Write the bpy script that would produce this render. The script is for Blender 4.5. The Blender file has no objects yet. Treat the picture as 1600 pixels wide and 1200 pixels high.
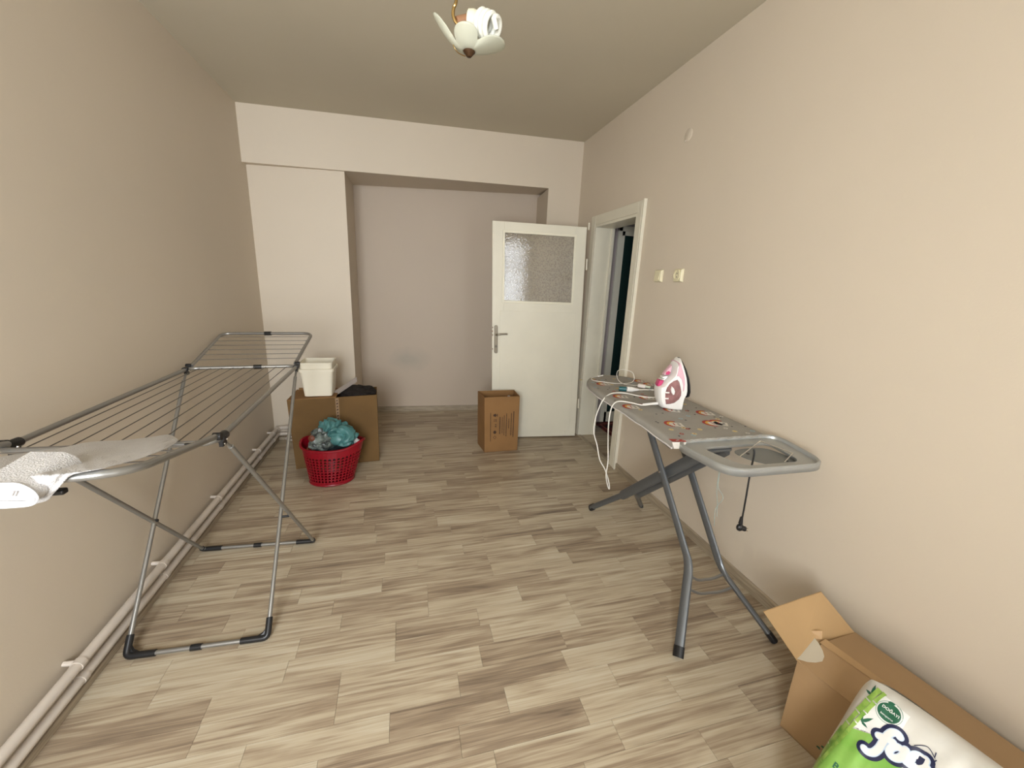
import bpy, bmesh, math, random
from mathutils import Vector, Matrix, noise
random.seed(7)
S = bpy.context.scene
COL = S.collection
PI = math.pi

# ------------------------------------------------------------------ camera
FPX = 623.6135
FW = Vector((0.25742255, 0.93502333, -0.24385448)).normalized()
RT = Vector((0.96605188, -0.25473322, 0.04306682)).normalized()
UP = RT.cross(FW).normalized()
EYE = Vector((0, 0, 1.5))
cd = bpy.data.cameras.new('camera'); cam = bpy.data.objects.new('camera', cd); COL.objects.link(cam)
m = Matrix((RT, UP, -FW)).transposed().to_4x4(); m.translation = EYE
cam.matrix_world = m
cd.sensor_width = 36; cd.lens = FPX * 36 / 1600; cd.clip_start = 0.02
S.camera = cam
# ------------------------------------------------------------------ exposure, world, lights
S.view_settings.view_transform = 'Standard'; S.view_settings.look = 'None'
S.view_settings.gamma = 1; S.view_settings.use_curve_mapping = False
S.view_settings.exposure = 0.0
w = bpy.data.worlds.new('sky'); S.world = w; w.use_nodes = True
bg = w.node_tree.nodes['Background']; bg.inputs[0].default_value = (0.88, 0.93, 1.0, 1); bg.inputs[1].default_value = 1.6
WX0, WX1, WZ0, WZ1, YR = -1.10, -0.10, 0.85, 2.35, -0.95      # the window behind the camera
ld = bpy.data.lights.new('window_daylight', 'AREA'); ld.shape = 'RECTANGLE'
ld.size = WX1 - WX0; ld.size_y = WZ1 - WZ0; ld.energy = 182; ld.color = (0.92, 0.965, 1.0)
lo = bpy.data.objects.new('window_daylight', ld); COL.objects.link(lo)
lo.location = ((WX0 + WX1) / 2, YR - 0.22, (WZ0 + WZ1) / 2); lo.rotation_euler = (PI / 2, 0, 0)
lo.rotation_euler = (math.radians(90), 0, 0)
lo.rotation_euler = Vector((0, 1, 0)).to_track_quat('-Z', 'Z').to_euler()
l2 = bpy.data.lights.new('balcony_daylight', 'AREA'); l2.shape = 'RECTANGLE'; l2.size = .6; l2.size_y = 2.2; l2.energy = 40; l2.color = (0.9, 0.95, 1.0)
l2o = bpy.data.objects.new('balcony_daylight', l2); COL.objects.link(l2o); l2o.location = (1.28, YR - .24, 1.2); l2o.rotation_euler = lo.rotation_euler

# ------------------------------------------------------------------ helpers
def ray(u, v): return FW + RT * ((u - 800) / FPX) - UP * ((v - 600) / FPX)
def atz(u, v, z): d = ray(u, v); return EYE + d * ((z - 1.5) / d.z)
def atx(u, v, x): d = ray(u, v); return EYE + d * (x / d.x)
def aty(u, v, y): d = ray(u, v); return EYE + d * (y / d.y)
def atp(u, v, P0, n): d = ray(u, v); return EYE + d * ((P0 - EYE).dot(n) / d.dot(n))
V = Vector

class MB:
    def __init__(s): s.v = []; s.f = []
    def add(s, vs, fs):
        o = len(s.v); s.v += [tuple(x) for x in vs]; s.f += [tuple(i + o for i in f) for f in fs]
    def box(s, a, b, M=None):
        x0, y0, z0 = a; x1, y1, z1 = b
        vs = [V((x, y, z)) for z in (z0, z1) for y in (y0, y1) for x in (x0, x1)]
        if M: vs = [M @ q for q in vs]
        s.add(vs, [(0, 2, 3, 1), (4, 5, 7, 6), (0, 1, 5, 4), (2, 6, 7, 3), (0, 4, 6, 2), (1, 3, 7, 5)])
    def hexa(s, p):   # 8 points: bottom 4 (ccw), top 4
        s.add(p, [(3, 2, 1, 0), (4, 5, 6, 7), (0, 1, 5, 4), (1, 2, 6, 5), (2, 3, 7, 6), (3, 0, 4, 7)])
    def slab(s, poly, off):   # polygon + offset vector -> closed prism
        n = len(poly); off = V(off)
        s.add([V(q) for q in poly] + [V(q) + off for q in poly],
              [tuple(reversed(range(n))), tuple(range(n, 2 * n))] + [(i, (i + 1) % n, n + (i + 1) % n, n + i) for i in range(n)])
    def tube(s, path, r, n=10, closed=False, ry=None, upv=None, cap=True):
        P = [V(q) for q in path]; L = len(P); rs = r if isinstance(r, (list, tuple)) else [r] * L
        T = []
        for i in range(L):
            a = P[(i - 1) % L] if (i > 0 or closed) else P[i]; b = P[(i + 1) % L] if (i < L - 1 or closed) else P[i]
            T.append((b - a).normalized())
        u = V(upv) if upv else (V((0, 0, 1)) if abs(T[0].z) < 0.9 else V((1, 0, 0)))
        vs = []
        N = (u - T[0] * u.dot(T[0])).normalized()
        for i in range(L):
            if upv: N = (V(upv) - T[i] * V(upv).dot(T[i])).normalized()
            else: N = (N - T[i] * N.dot(T[i])).normalized()
            B = T[i].cross(N)
            for k in range(n):
                a = 2 * PI * k / n
                vs.append(P[i] + N * math.cos(a) * rs[i] + B * math.sin(a) * (ry if ry else rs[i]))
        fs = []
        for i in range(L if closed else L - 1):
            j = (i + 1) % L
            for k in range(n): fs.append((i * n + k, i * n + (k + 1) % n, j * n + (k + 1) % n, j * n + k))
        if cap and not closed: fs += [tuple(reversed(range(n))), tuple(range((L - 1) * n, L * n))]
        s.add(vs, fs)
    def grid(s, fn, nu, nv, cu=False):
        vs = [fn(i / nu, j / nv) for j in range(nv + 1) for i in range(nu + (0 if cu else 1))]
        W = nu + (0 if cu else 1)
        s.add(vs, [(j * W + i, j * W + (i + 1) % W, (j + 1) * W + (i + 1) % W, (j + 1) * W + i) for j in range(nv) for i in range(nu)])
    def lathe(s, prof, c, n=24, ax=V((0, 0, 1))):
        ax = V(ax).normalized(); a = ax.orthogonal().normalized(); b = ax.cross(a); c = V(c)
        vs = []
        for r, h in prof:
            for k in range(n):
                t = 2 * PI * k / n; vs.append(c + ax * h + a * r * math.cos(t) + b * r * math.sin(t))
        L = len(prof)
        s.add(vs, [(i * n + k, i * n + (k + 1) % n, (i + 1) * n + (k + 1) % n, (i + 1) * n + k) for i in range(L - 1) for k in range(n)]
              + [tuple(reversed(range(n))), tuple(range((L - 1) * n, L * n))])
    def ball(s, c, r, n=12, sc=(1, 1, 1)):
        c = V(c); rr = r
        prof = []
        vs = []; m_ = n // 2
        for j in range(1, m_):
            ph = PI * j / m_
            for k in range(n):
                t = 2 * PI * k / n
                vs.append(c + V((math.sin(ph) * math.cos(t) * sc[0], math.sin(ph) * math.sin(t) * sc[1], math.cos(ph) * sc[2])) * rr)
        vs += [c + V((0, 0, rr * sc[2])), c - V((0, 0, rr * sc[2]))]; T = len(vs) - 2
        fs = [(j * n + k, (j + 1) * n + k, (j + 1) * n + (k + 1) % n, j * n + (k + 1) % n) for j in range(m_ - 2) for k in range(n)]
        fs += [(T, k, (k + 1) % n) for k in range(n)] + [(T + 1, (m_ - 2) * n + (k + 1) % n, (m_ - 2) * n + k) for k in range(n)]
        s.add(vs, fs)
    def build(s, name, mat, parent=None, smooth=35, bevel=0, solid=0, sub=0, kind=None, label=None, fixn=True):
        me = bpy.data.meshes.new(name); me.from_pydata(s.v, [], s.f); me.update()
        if fixn:
            bm = bmesh.new(); bm.from_mesh(me); bmesh.ops.recalc_face_normals(bm, faces=bm.faces); bm.to_mesh(me); bm.free()
        if smooth:
            for pl in me.polygons: pl.use_smooth = True
            me.set_sharp_from_angle(angle=math.radians(smooth))
        me.materials.append(mat)
        o = bpy.data.objects.new(name, me); COL.objects.link(o)
        if parent is not None:
            o.parent = parent; o.matrix_parent_inverse = WM[parent.name].inverted()
        WM[o.name] = Matrix.Identity(4)
        if bevel:
            b = o.modifiers.new('bevel', 'BEVEL'); b.width = bevel; b.segments = 2; b.limit_method = 'ANGLE'; b.harden_normals = False
        if solid:
            b = o.modifiers.new('solid', 'SOLIDIFY'); b.thickness = solid; b.offset = 0
        if sub:
            b = o.modifiers.new('sub', 'SUBSURF'); b.levels = sub; b.render_levels = sub
        if kind: o['kind'] = kind
        if label: o['label'] = label
        return o
WM = {}
def thing(name, loc, label, cat, group=None):
    o = bpy.data.objects.new(name, None); COL.objects.link(o); o.location = loc; o.empty_display_size = 0.1
    WM[o.name] = Matrix.Translation(V(loc)); o['label'] = label; o['category'] = cat
    if group: o['group'] = group
    return o
def tag(o, label, cat, group=None):
    o['label'] = label; o['category'] = cat
    if group: o['group'] = group
    return o
def fillet(pts, r, n=6, closed=False):
    P = [V(q) for q in pts]; out = []; L = len(P)
    for i in range(L):
        if not closed and i in (0, L - 1): out.append(P[i]); continue
        a, b, c = P[i - 1], P[i], P[(i + 1) % L]
        d1 = a - b; d2 = c - b; rr = min(r, d1.length * .49, d2.length * .49)
        p0 = b + d1.normalized() * rr; p1 = b + d2.normalized() * rr
        for k in range(n + 1):
            t = k / n; out.append((1 - t) ** 2 * p0 + 2 * t * (1 - t) * b + t * t * p1)
    return out
def spline(pts, n=8, closed=False):
    P = [V(q) for q in pts]; out = []; L = len(P)
    for i in range(L if closed else L - 1):
        if closed: a, b, c, d = P[i - 1], P[i], P[(i + 1) % L], P[(i + 2) % L]
        else: a, b, c, d = P[max(i - 1, 0)], P[i], P[i + 1], P[min(i + 2, L - 1)]
        for k in range(n):
            t = k / n
            out.append(0.5 * ((2 * b) + (c - a) * t + (2 * a - 5 * b + 4 * c - d) * t * t + (3 * b - a - 3 * c + d) * t ** 3))
    if not closed: out.append(P[-1])
    return out
def lerp(a, b, t): return a + (b - a) * t

# ------------------------------------------------------------------ materials
def mat(name, col, rough=0.6, metal=0.0, bump=0.0, bscale=200.0, var=0.0, vscale=3.0, vcol=None, spec=0.5, coat=0.0, trans=0.0, alpha=1.0, stretch=None, ior=1.45, bdist=0.002):
    M = bpy.data.materials.new(name); M.use_nodes = True; nt = M.node_tree; N = nt.nodes; L = nt.links
    b = N['Principled BSDF']; b.inputs['Base Color'].default_value = (*col, 1); b.inputs['Roughness'].default_value = rough
    b.inputs['Metallic'].default_value = metal; b.inputs['Specular IOR Level'].default_value = spec
    b.inputs['Coat Weight'].default_value = coat; b.inputs['Transmission Weight'].default_value = trans; b.inputs['Alpha'].default_value = alpha
    b.inputs['IOR'].default_value = ior
    tc = N.new('ShaderNodeTexCoord'); src = tc.outputs['Object']
    if stretch:
        mp = N.new('ShaderNodeMapping'); mp.inputs['Scale'].default_value = stretch; L.new(src, mp.inputs['Vector']); src = mp.outputs['Vector']
    if var:
        n = N.new('ShaderNodeTexNoise'); n.inputs['Scale'].default_value = vscale; n.inputs['Detail'].default_value = 5
        L.new(src, n.inputs['Vector'])
        mx = N.new('ShaderNodeMixRGB'); c2 = vcol or tuple(c * (1 - var) for c in col)
        mx.inputs['Color1'].default_value = (*col, 1); mx.inputs['Color2'].default_value = (*c2, 1)
        r = N.new('ShaderNodeMapRange'); r.inputs[1].default_value = .35; r.inputs[2].default_value = .65
        L.new(n.outputs['Fac'], r.inputs[0]); L.new(r.outputs[0], mx.inputs['Fac']); L.new(mx.outputs[0], b.inputs['Base Color'])
    if bump:
        n = N.new('ShaderNodeTexNoise'); n.inputs['Scale'].default_value = bscale; n.inputs['Detail'].default_value = 3
        L.new(src, n.inputs['Vector'])
        bp = N.new('ShaderNodeBump'); bp.inputs['Strength'].default_value = bump; bp.inputs['Distance'].default_value = bdist
        L.new(n.outputs['Fac'], bp.inputs['Height']); L.new(bp.outputs[0], b.inputs['Normal'])
    return M

PAINT = (0.645, 0.562, 0.455)
M_wall = mat('lilac_wall_paint', PAINT, 0.55, bump=0.12, bscale=150, var=0.03, vscale=1.2)
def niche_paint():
    M = mat('wall_paint_in_beam_shade', (0.54, 0.45, 0.36), 0.55, bump=0.12, bscale=150, var=0.03, vscale=1.2)  # wall paint tinted darker and browner to carry the shade under the beam
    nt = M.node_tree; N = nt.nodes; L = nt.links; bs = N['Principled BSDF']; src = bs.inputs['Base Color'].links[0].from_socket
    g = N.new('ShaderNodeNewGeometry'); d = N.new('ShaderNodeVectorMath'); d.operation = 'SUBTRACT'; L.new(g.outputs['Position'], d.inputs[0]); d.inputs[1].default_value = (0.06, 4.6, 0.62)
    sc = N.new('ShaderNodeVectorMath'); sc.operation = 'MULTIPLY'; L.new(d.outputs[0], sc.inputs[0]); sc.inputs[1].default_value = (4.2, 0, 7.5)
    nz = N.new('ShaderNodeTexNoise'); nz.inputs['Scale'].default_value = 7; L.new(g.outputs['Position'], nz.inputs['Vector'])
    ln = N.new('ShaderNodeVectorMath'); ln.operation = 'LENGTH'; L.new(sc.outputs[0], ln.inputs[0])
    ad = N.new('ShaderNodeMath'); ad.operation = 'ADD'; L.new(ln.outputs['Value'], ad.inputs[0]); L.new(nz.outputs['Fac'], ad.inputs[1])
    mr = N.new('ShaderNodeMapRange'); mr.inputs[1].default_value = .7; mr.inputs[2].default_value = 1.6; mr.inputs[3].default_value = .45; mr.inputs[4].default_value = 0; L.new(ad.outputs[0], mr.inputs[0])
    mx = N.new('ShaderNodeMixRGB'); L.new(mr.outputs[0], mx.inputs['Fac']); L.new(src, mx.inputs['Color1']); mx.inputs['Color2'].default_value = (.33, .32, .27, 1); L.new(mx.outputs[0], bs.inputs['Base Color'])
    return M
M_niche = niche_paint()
M_ceil = mat('ceiling_paint', (0.545, 0.49, 0.38), 0.7, bump=0.1, bscale=60, var=0.05, vscale=1.0)
M_cream = mat('cream_gloss_paint', (0.74, 0.70, 0.58), 0.32, bump=0.15, bscale=25, var=0.05, vscale=4)
M_trim = mat('cream_door_frame_paint', (0.72, 0.68, 0.56), 0.35, bump=0.15, bscale=30, var=0.05, vscale=5)
M_pipe = mat('painted_pipe', (0.60, 0.53, 0.46), 0.4, bump=0.3, bscale=60, var=0.08, vscale=9)
M_skirt = mat('wood_skirting', (0.42, 0.345, 0.25), 0.45, var=0.35, vscale=6, stretch=(20, 1, 20), bump=.1)
M_skirtX = mat('wood_skirting_across', (0.42, 0.345, 0.25), 0.45, var=0.35, vscale=6, stretch=(1, 20, 20), bump=.1)
M_steel = mat('grey_coated_tube', (0.33, 0.325, 0.31), 0.32, metal=0.75)
M_wire = mat('dark_wire', (0.16, 0.145, 0.13), 0.4, metal=0.6)
M_black = mat('black_plastic', (0.012, 0.012, 0.013), 0.35)
M_chrome = mat('bright_metal', (0.75, 0.74, 0.72), 0.2, metal=1.0)
M_leg = mat('dark_grey_leg_paint', (0.15, 0.16, 0.17), 0.36, metal=0.6)
M_tray = mat('silver_paint_tray', (0.42, 0.43, 0.42), 0.35, metal=0.55, bump=.05)
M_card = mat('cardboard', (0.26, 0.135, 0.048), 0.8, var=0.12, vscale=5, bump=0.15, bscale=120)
M_cardD = mat('cardboard_dark_stock', (0.155, 0.085, 0.027), 0.85, var=0.15, vscale=5, bump=0.15, bscale=120)  # darker brown board of the large box
M_cardL = mat('cardboard_light', (0.36, 0.228, 0.115), 0.78, var=0.10, vscale=4, bump=0.12, bscale=120)
M_ink = mat('brown_black_ink', (0.05, 0.025, 0.015), 0.8)
M_bucket = mat('white_pail_plastic', (0.80, 0.75, 0.62), 0.4)
M_red = mat('red_basket_plastic', (0.25, 0.003, 0.012), 0.32)
M_teal = mat('teal_bag_film', (0.075, 0.215, 0.215), 0.35, var=0.25, vscale=12)
M_dark = mat('dark_brown_cloth', (0.014, 0.009, 0.007), 0.85, bump=.4, bscale=60, var=.3, vscale=20)
M_white = mat('white_plastic', (0.82, 0.80, 0.77), 0.3)
M_cable = mat('white_cable', (0.80, 0.77, 0.70), 0.45)
M_towel = mat('white_terry_cloth', (0.56, 0.54, 0.53), 0.95, bump=.7, bscale=300, var=.05, vscale=30, bdist=.005)
M_brass = mat('aged_brass', (0.42, 0.29, 0.12), 0.3, metal=1.0)
M_brown = mat('brown_lampholder', (0.23, 0.115, 0.06), 0.4)

def wood(name):
    M = bpy.data.materials.new(name); M.use_nodes = True; nt = M.node_tree; N = nt.nodes; L = nt.links
    b = N['Principled BSDF']; b.inputs['Roughness'].default_value = 0.38; b.inputs['Specular IOR Level'].default_value = 0.45
    tc = N.new('ShaderNodeTexCoord'); at = N.new('ShaderNodeAttribute'); at.attribute_name = 'seed'
    ad = N.new('ShaderNodeVectorMath'); ad.operation = 'ADD'; L.new(tc.outputs['Object'], ad.inputs[0]); L.new(at.outputs['Vector'], ad.inputs[1])
    def nz(scale, det, dist, sc):
        mp = N.new('ShaderNodeMapping'); mp.inputs['Scale'].default_value = sc; L.new(ad.outputs[0], mp.inputs['Vector'])
        n = N.new('ShaderNodeTexNoise'); n.inputs['Scale'].default_value = scale; n.inputs['Detail'].default_value = det; n.inputs['Distortion'].default_value = dist
        L.new(mp.outputs[0], n.inputs['Vector']); return n.outputs['Fac']
    broad = nz(1.0, 3, 1.4, (1.5, 22, 1)); fine = nz(1.0, 7, 0.8, (3.0, 120, 1)); cloud = nz(1.0, 3, 1.2, (3, 8, 1))
    tn = N.new('ShaderNodeAttribute'); tn.attribute_name = 'tone'
    def mth(op, a, c):
        q = N.new('ShaderNodeMath'); q.operation = op
        for i, x in enumerate((a, c)):
            if isinstance(x, (int, float)): q.inputs[i].default_value = x
            else: L.new(x, q.inputs[i])
        return q.outputs[0]
    # tone + streaks
    t = mth('ADD', tn.outputs['Fac'], mth('MULTIPLY', mth('SUBTRACT', broad, 0.5), 1.35))
    t = mth('ADD', t, mth('MULTIPLY', mth('SUBTRACT', fine, 0.5), 0.95))
    t = mth('ADD', t, mth('MULTIPLY', mth('SUBTRACT', cloud, 0.5), 0.35))
    cr = N.new('ShaderNodeValToRGB'); L.new(t, cr.inputs['Fac'])
    e = cr.color_ramp; e.elements[0].position = 0.0; e.elements[0].color = (0.17, 0.125, 0.088, 1)
    e.elements[1].position = 1.0; e.elements[1].color = (0.55, 0.49, 0.375, 1)
    q = e.elements.new(0.35); q.color = (0.31, 0.235, 0.162, 1)
    q = e.elements.new(0.65); q.color = (0.46, 0.38, 0.27, 1)
    L.new(cr.outputs[0], b.inputs['Base Color'])
    bp = N.new('ShaderNodeBump'); bp.inputs['Strength'].default_value = 0.08; bp.inputs['Distance'].default_value = 0.001
    L.new(fine, bp.inputs['Height']); L.new(bp.outputs[0], b.inputs['Normal'])
    return M
M_wood = wood('laminate_oak')

# ------------------------------------------------------------------ the room
XL = -1.185
def XR(y): return 1.689 + 0.0122 * y
A = atx(367, 159, XL); B = V((XR(4.04), 4.04, 2.87)); B = atx(913, 222, XR(4.03))
C = atx(377, 252.5, XL); YP = 3.925
def ceil_z(x): return lerp(A.z, B.z, (x - XL) / (B.x - XL))
WT = 0.18                       # wall thickness
DY0, DY1 = 2.875, 3.60          # door opening
DZ = 2.055
YB = 4.85
# floor slab
b = MB(); b.box((XL - .1, YR - .1, -0.06), (1.78, YB, -0.008)); floor = b.build('floor', M_skirtX, kind='structure')
W_, PH = 0.09962778, -0.0438451
JT = [(14,-.066,.8,.35),(13,.276,.75,.25),(15,.301,.3,.85),(11,.337,.25,.9),(12,.611,.4,.8),(13,-.267,.55,.75),(12,-.266,.6,.6),
      (13,1.011,.5,.2),(12,1.01,.8,.5),(10,.984,.85,.85),(10,.605,.25,.85),(10,1.464,.75,.35),(9,1.241,.8,.25),(9,.686,.5,.7),(13,-.702,.3,.75),
      (17,-.784,.3,.65),(20,-.132,.35,.7),(23,.177,.45,.8),(22,-.187,.7,.4),(19,-.341,.35,.75),(18,-.137,.8,.4),(17,.083,.45,.5),(16,.08,.5,.8),
      (21,-.46,.6,.3),(25,.11,.25,.6),(25,-.282,.6,.3),(19,.424,.5,.6),(18,.428,.45,.75),(21,.885,.3,.8),(20,1.163,.4,.75),(19,1.256,.3,.75),
      (18,.881,.8,.35),(17,.708,.25,.75),(16,.978,.5,.8),(15,1.303,.8,.4),(15,.751,.7,.6),(14,.751,.8,.6),(13,1.417,.25,.5),(23,1.128,.25,.7)]
def plank_geo(b, x0, x1, y0, y1, tone, T):
    g = 0.0005
    b.box((x0 + g, y0 + g, -0.008), (x1 - g, y1 - g, 0.0))
    T += [(tone, (random.random() * 9, random.random() * 9, 0))] * 8
def set_attrs(o, T):
    me = o.data
    a = me.attributes.new('tone', 'FLOAT', 'POINT'); s_ = me.attributes.new('seed', 'FLOAT_VECTOR', 'POINT')
    for i, (t, sd) in enumerate(T): a.data[i].value = t; s_.data[i].vector = sd
strips = []
for k in range(-10, 49):
    y0 = k * W_ + PH; y1 = y0 + W_
    xr = XR(y0) - 0.001
    js = sorted([j for j in JT if j[0] == k], key=lambda q: q[1])
    cuts = [(j[1], j[2], j[3]) for j in js]
    rnd = random.Random(k * 13 + 5)
    def tr(): return rnd.choice([.3, .42, .5, .58, .66, .75, .82])
    if not cuts: cuts = [(rnd.uniform(-.9, -.5), None, None)]
    full = []
    # fill the gaps between measured joints
    x = cuts[0][0]
    left = []
    while x > XL + .22: x -= rnd.uniform(.36, .5); left.append((x, None, None))
    full = list(reversed([q for q in left if q[0] > XL + .05]))
    for i, c in enumerate(cuts):
        full.append(c); nx = cuts[i + 1][0] if i + 1 < len(cuts) else xr + .2
        gap = nx - c[0]; n = max(0, round(gap / .46) - 1) if i + 1 < len(cuts) else int(gap / .46)
        for q in range(n):
            st = gap / (n + 1) if i + 1 < len(cuts) else .44
            full.append((c[0] + st * (q + 1), None, None))
    full = [q for q in full if XL + .04 < q[0] < xr - .04]
    xs = [XL] + [q[0] for q in full] + [xr]
    for i in range(len(xs) - 1):
        tl = [t for t in ((full[i - 1][2] if i > 0 else None), (full[i][1] if i < len(full) else None)) if t is not None]
        tone = sum(tl) / len(tl) if tl else tr()
        # middle dist for ranking
        strips.append((xs[i], xs[i + 1], y0, min(y1, YB), tone))
def vis(s_):
    yy = (s_[2] + s_[3]) / 2
    return yy > 0.62 and yy < 4.68 and not (yy > 3.95 and s_[1] < -.45)
near = sorted([s_ for s_ in strips if vis(s_)], key=lambda q: q[2])[:298]
rest = [s_ for s_ in strips if s_ not in near]
for s_ in near:
    b = MB(); T = []; plank_geo(b, *s_[:4], 0.22 + .58 * s_[4], T)
    o = b.build('plank', M_wood, floor, smooth=0, fixn=False); set_attrs(o, T)
b = MB(); T = []
for s_ in rest: plank_geo(b, *s_[:4], 0.22 + .58 * s_[4], T)
o = b.build('planks', M_wood, floor, smooth=0, fixn=False, kind='stuff'); set_attrs(o, T)

# ceiling (very slightly out of level, as the photograph shows)
def quad_slab(name, pts, off, mt, **k):
    b = MB(); b.slab(pts, off); return b.build(name, mt, smooth=0, **k)
xr0, xr1 = XR(YR), XR(YB)
quad_slab('ceiling', [(XL - .1, YR - .1, ceil_z(XL - .1)), (xr1 + .1, YR - .1, ceil_z(xr1 + .1)), (xr1 + .1, YB + .1, ceil_z(xr1 + .1)), (XL - .1, YB + .1, ceil_z(XL - .1))], (0, 0, .1), M_ceil, kind='structure')
quad_slab('wall_left', [(XL, YR, 0), (XL, YB, 0), (XL, YB, A.z + .05), (XL, YR, A.z + .05)], (-.1, 0, 0), M_wall, kind='structure')
# right wall, with the doorway
b = MB()
def rw(y0, y1, z0, z1):
    b.hexa([(XR(y0), y0, z0), (XR(y0) + WT, y0, z0), (XR(y1) + WT, y1, z0), (XR(y1), y1, z0),
            (XR(y0), y0, z1), (XR(y0) + WT, y0, z1), (XR(y1) + WT, y1, z1), (XR(y1), y1, z1)])
rw(YR, DY0, -.05, 2.95); rw(DY1, YB, -.05, 2.95); rw(DY0, DY1, DZ, 2.95)
b.build('wall_right', M_wall, smooth=0, kind='structure')
# rear wall behind the camera: a window at the left, a narrow balcony door at the right
DX0, DX1 = 0.98, 1.58
b = MB()
for x0, x1, z0, z1 in ((XL - .1, WX0, 0, 2.95), (WX0, WX1, 0, WZ0), (WX0, WX1, WZ1, 2.95), (WX1, DX0, 0, 2.95), (DX0, DX1, WZ1, 2.95), (DX1, xr0 + .1, 0, 2.95)):
    b.box((x0, YR - .18, z0), (x1, YR, z1))
b.build('wall_rear', M_wall, smooth=0, kind='structure')
gl = bpy.data.materials.new('window_glass'); gl.use_nodes = True; nt = gl.node_tree; nt.nodes.clear()
o_ = nt.nodes.new('ShaderNodeOutputMaterial'); mx = nt.nodes.new('ShaderNodeMixShader'); tr_ = nt.nodes.new('ShaderNodeBsdfTransparent'); g_ = nt.nodes.new('ShaderNodeBsdfGlossy')
g_.inputs['Roughness'].default_value = .02; mx.inputs[0].default_value = .06
nt.links.new(tr_.outputs[0], mx.inputs[1]); nt.links.new(g_.outputs[0], mx.inputs[2]); nt.links.new(mx.outputs[0], o_.inputs[0])
fw = .055
def glazed(name, X0, X1, Z0, Z1, mull, rail):
    b = MB()
    bars = [(X0, X1, Z0, Z0 + fw), (X0, X1, Z1 - fw, Z1), (X0, X0 + fw, Z0, Z1), (X1 - fw, X1, Z0, Z1), (X0, X1, rail, rail + .05)] + [(q - .02, q + .02, Z0, Z1) for q in mull]
    for x0, x1, z0, z1 in bars: b.box((x0, YR - .14, z0), (x1, YR - .08, z1))
    o = b.build(name, M_trim, smooth=0, kind='structure')
    xs = [X0 + fw] + [q for m_ in mull for q in (m_ - .02, m_ + .02)] + [X1 - fw]
    for i in range(0, len(xs), 2):
        for z0, z1 in ((Z0 + fw, rail), (rail + .05, Z1 - fw)):
            b = MB(); b.box((xs[i], YR - .112, z0), (xs[i + 1], YR - .108, z1)); b.build('pane', gl, o, smooth=0)
    return o
win = glazed('window_1', WX0, WX1, WZ0, WZ1, (-.6,), 1.9)
b = MB(); b.box((WX0 - .05, YR - .02, WZ0 - .03), (WX1 + .05, YR + .12, WZ0)); b.build('window_sill', M_trim, win, bevel=.004)
glazed('door_3', DX0, DX1, 0.02, WZ1, (1.28,), 1.88)

M_lace = bpy.data.materials.new('white_sheer_curtain'); M_lace.use_nodes = True; nt = M_lace.node_tree; bs_ = nt.nodes['Principled BSDF']; bs_.inputs['Base Color'].default_value = (.8, .78, .74, 1)
t1_ = nt.nodes.new('ShaderNodeBsdfTranslucent'); t1_.inputs[0].default_value = (.75, .73, .7, 1); t2_ = nt.nodes.new('ShaderNodeBsdfTransparent'); x1_ = nt.nodes.new('ShaderNodeMixShader'); x2_ = nt.nodes.new('ShaderNodeMixShader'); x1_.inputs[0].default_value = .6; x2_.inputs[0].default_value = .5
nt.links.new(bs_.outputs[0], x1_.inputs[1]); nt.links.new(t1_.outputs[0], x1_.inputs[2]); nt.links.new(x1_.outputs[0], x2_.inputs[1]); nt.links.new(t2_.outputs[0], x2_.inputs[2]); nt.links.new(x2_.outputs[0], nt.nodes['Material Output'].inputs['Surface'])
cu_ = thing('curtain', (1.26, YR + .07, .06), 'sheer white curtain over the narrow balcony door, seen mirrored in the door glass', 'curtain')
b = MB(); b.grid(lambda u, v_: V((.93 + .70 * u, YR + .06 + .022 * math.sin(u * 75) * (.6 + .4 * v_), .06 + 2.42 * (1 - v_))), 150, 3); b.build('cloth', M_lace, cu_, smooth=180, fixn=False)
b = MB(); b.tube([(.88, YR + .06, 2.49), (1.66, YR + .06, 2.49)], .012, 10); b.tube([(1.0, YR, 2.49), (1.0, YR + .06, 2.49)], .006, 8); b.build('curtain_rod', M_white, cu_)

# far end: niche wall, pillar, beam
NL0, NR0 = -.9, 1.71
def ny(x): return 4.6095 - .059 * x
E_ = aty(539, 266.5, 3.865); G_ = aty(859, 293, 3.99)
PE = aty(538, 268, YP)          # pillar edge at its head
xnl, xnr = -.462, 1.44
b = MB()
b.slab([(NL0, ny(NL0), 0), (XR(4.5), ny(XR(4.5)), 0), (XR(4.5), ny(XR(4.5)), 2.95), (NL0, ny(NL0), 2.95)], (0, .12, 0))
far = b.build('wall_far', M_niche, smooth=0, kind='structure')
# pillar (left) down to the floor
b = MB(); px = PE.x
b.slab([(XL, YP, 0), (px, YP, 0), (px - .01, ny(px), 0), (XL, ny(px), 0)], (0, 0, 2.75)); b.build('pillar', M_wall, far, smooth=0)
# beam across, its lower edge follows the photograph
def bm_y(x): return lerp(A.y, B.y, (x - XL) / (B.x - XL))
zb0 = C.z; zb1 = aty(908, 297, bm_y(1.6)).z
def bz(x): return lerp(zb0, G_.z, (x - XL) / (G_.x - XL))
# right pier behind the door
yg = G_.y
xq = XR(4.1); b = MB(); fp = [(G_.x, bm_y(G_.x)), (xq, bm_y(xq)), (XR(4.6), 4.6), (xnr, ny(xnr))]
b.hexa([(x, y, 0) for x, y in fp] + [(x, y, bz(x)) for x, y in fp]); b.build('pier', M_wall, far, smooth=0)
b = MB(); xb = XR(4.1)
b.hexa([(XL, bm_y(XL), bz(XL)), (xb, bm_y(xb), bz(xb)), (xb, 4.75, bz(xb) + .05), (XL, 4.75, bz(XL) + .05),
        (XL, bm_y(XL), 2.95), (xb, bm_y(xb), 2.95), (xb, 4.75, 2.95), (XL, 4.75, 2.95)])
b.build('beam', M_wall, far, smooth=0)

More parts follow.
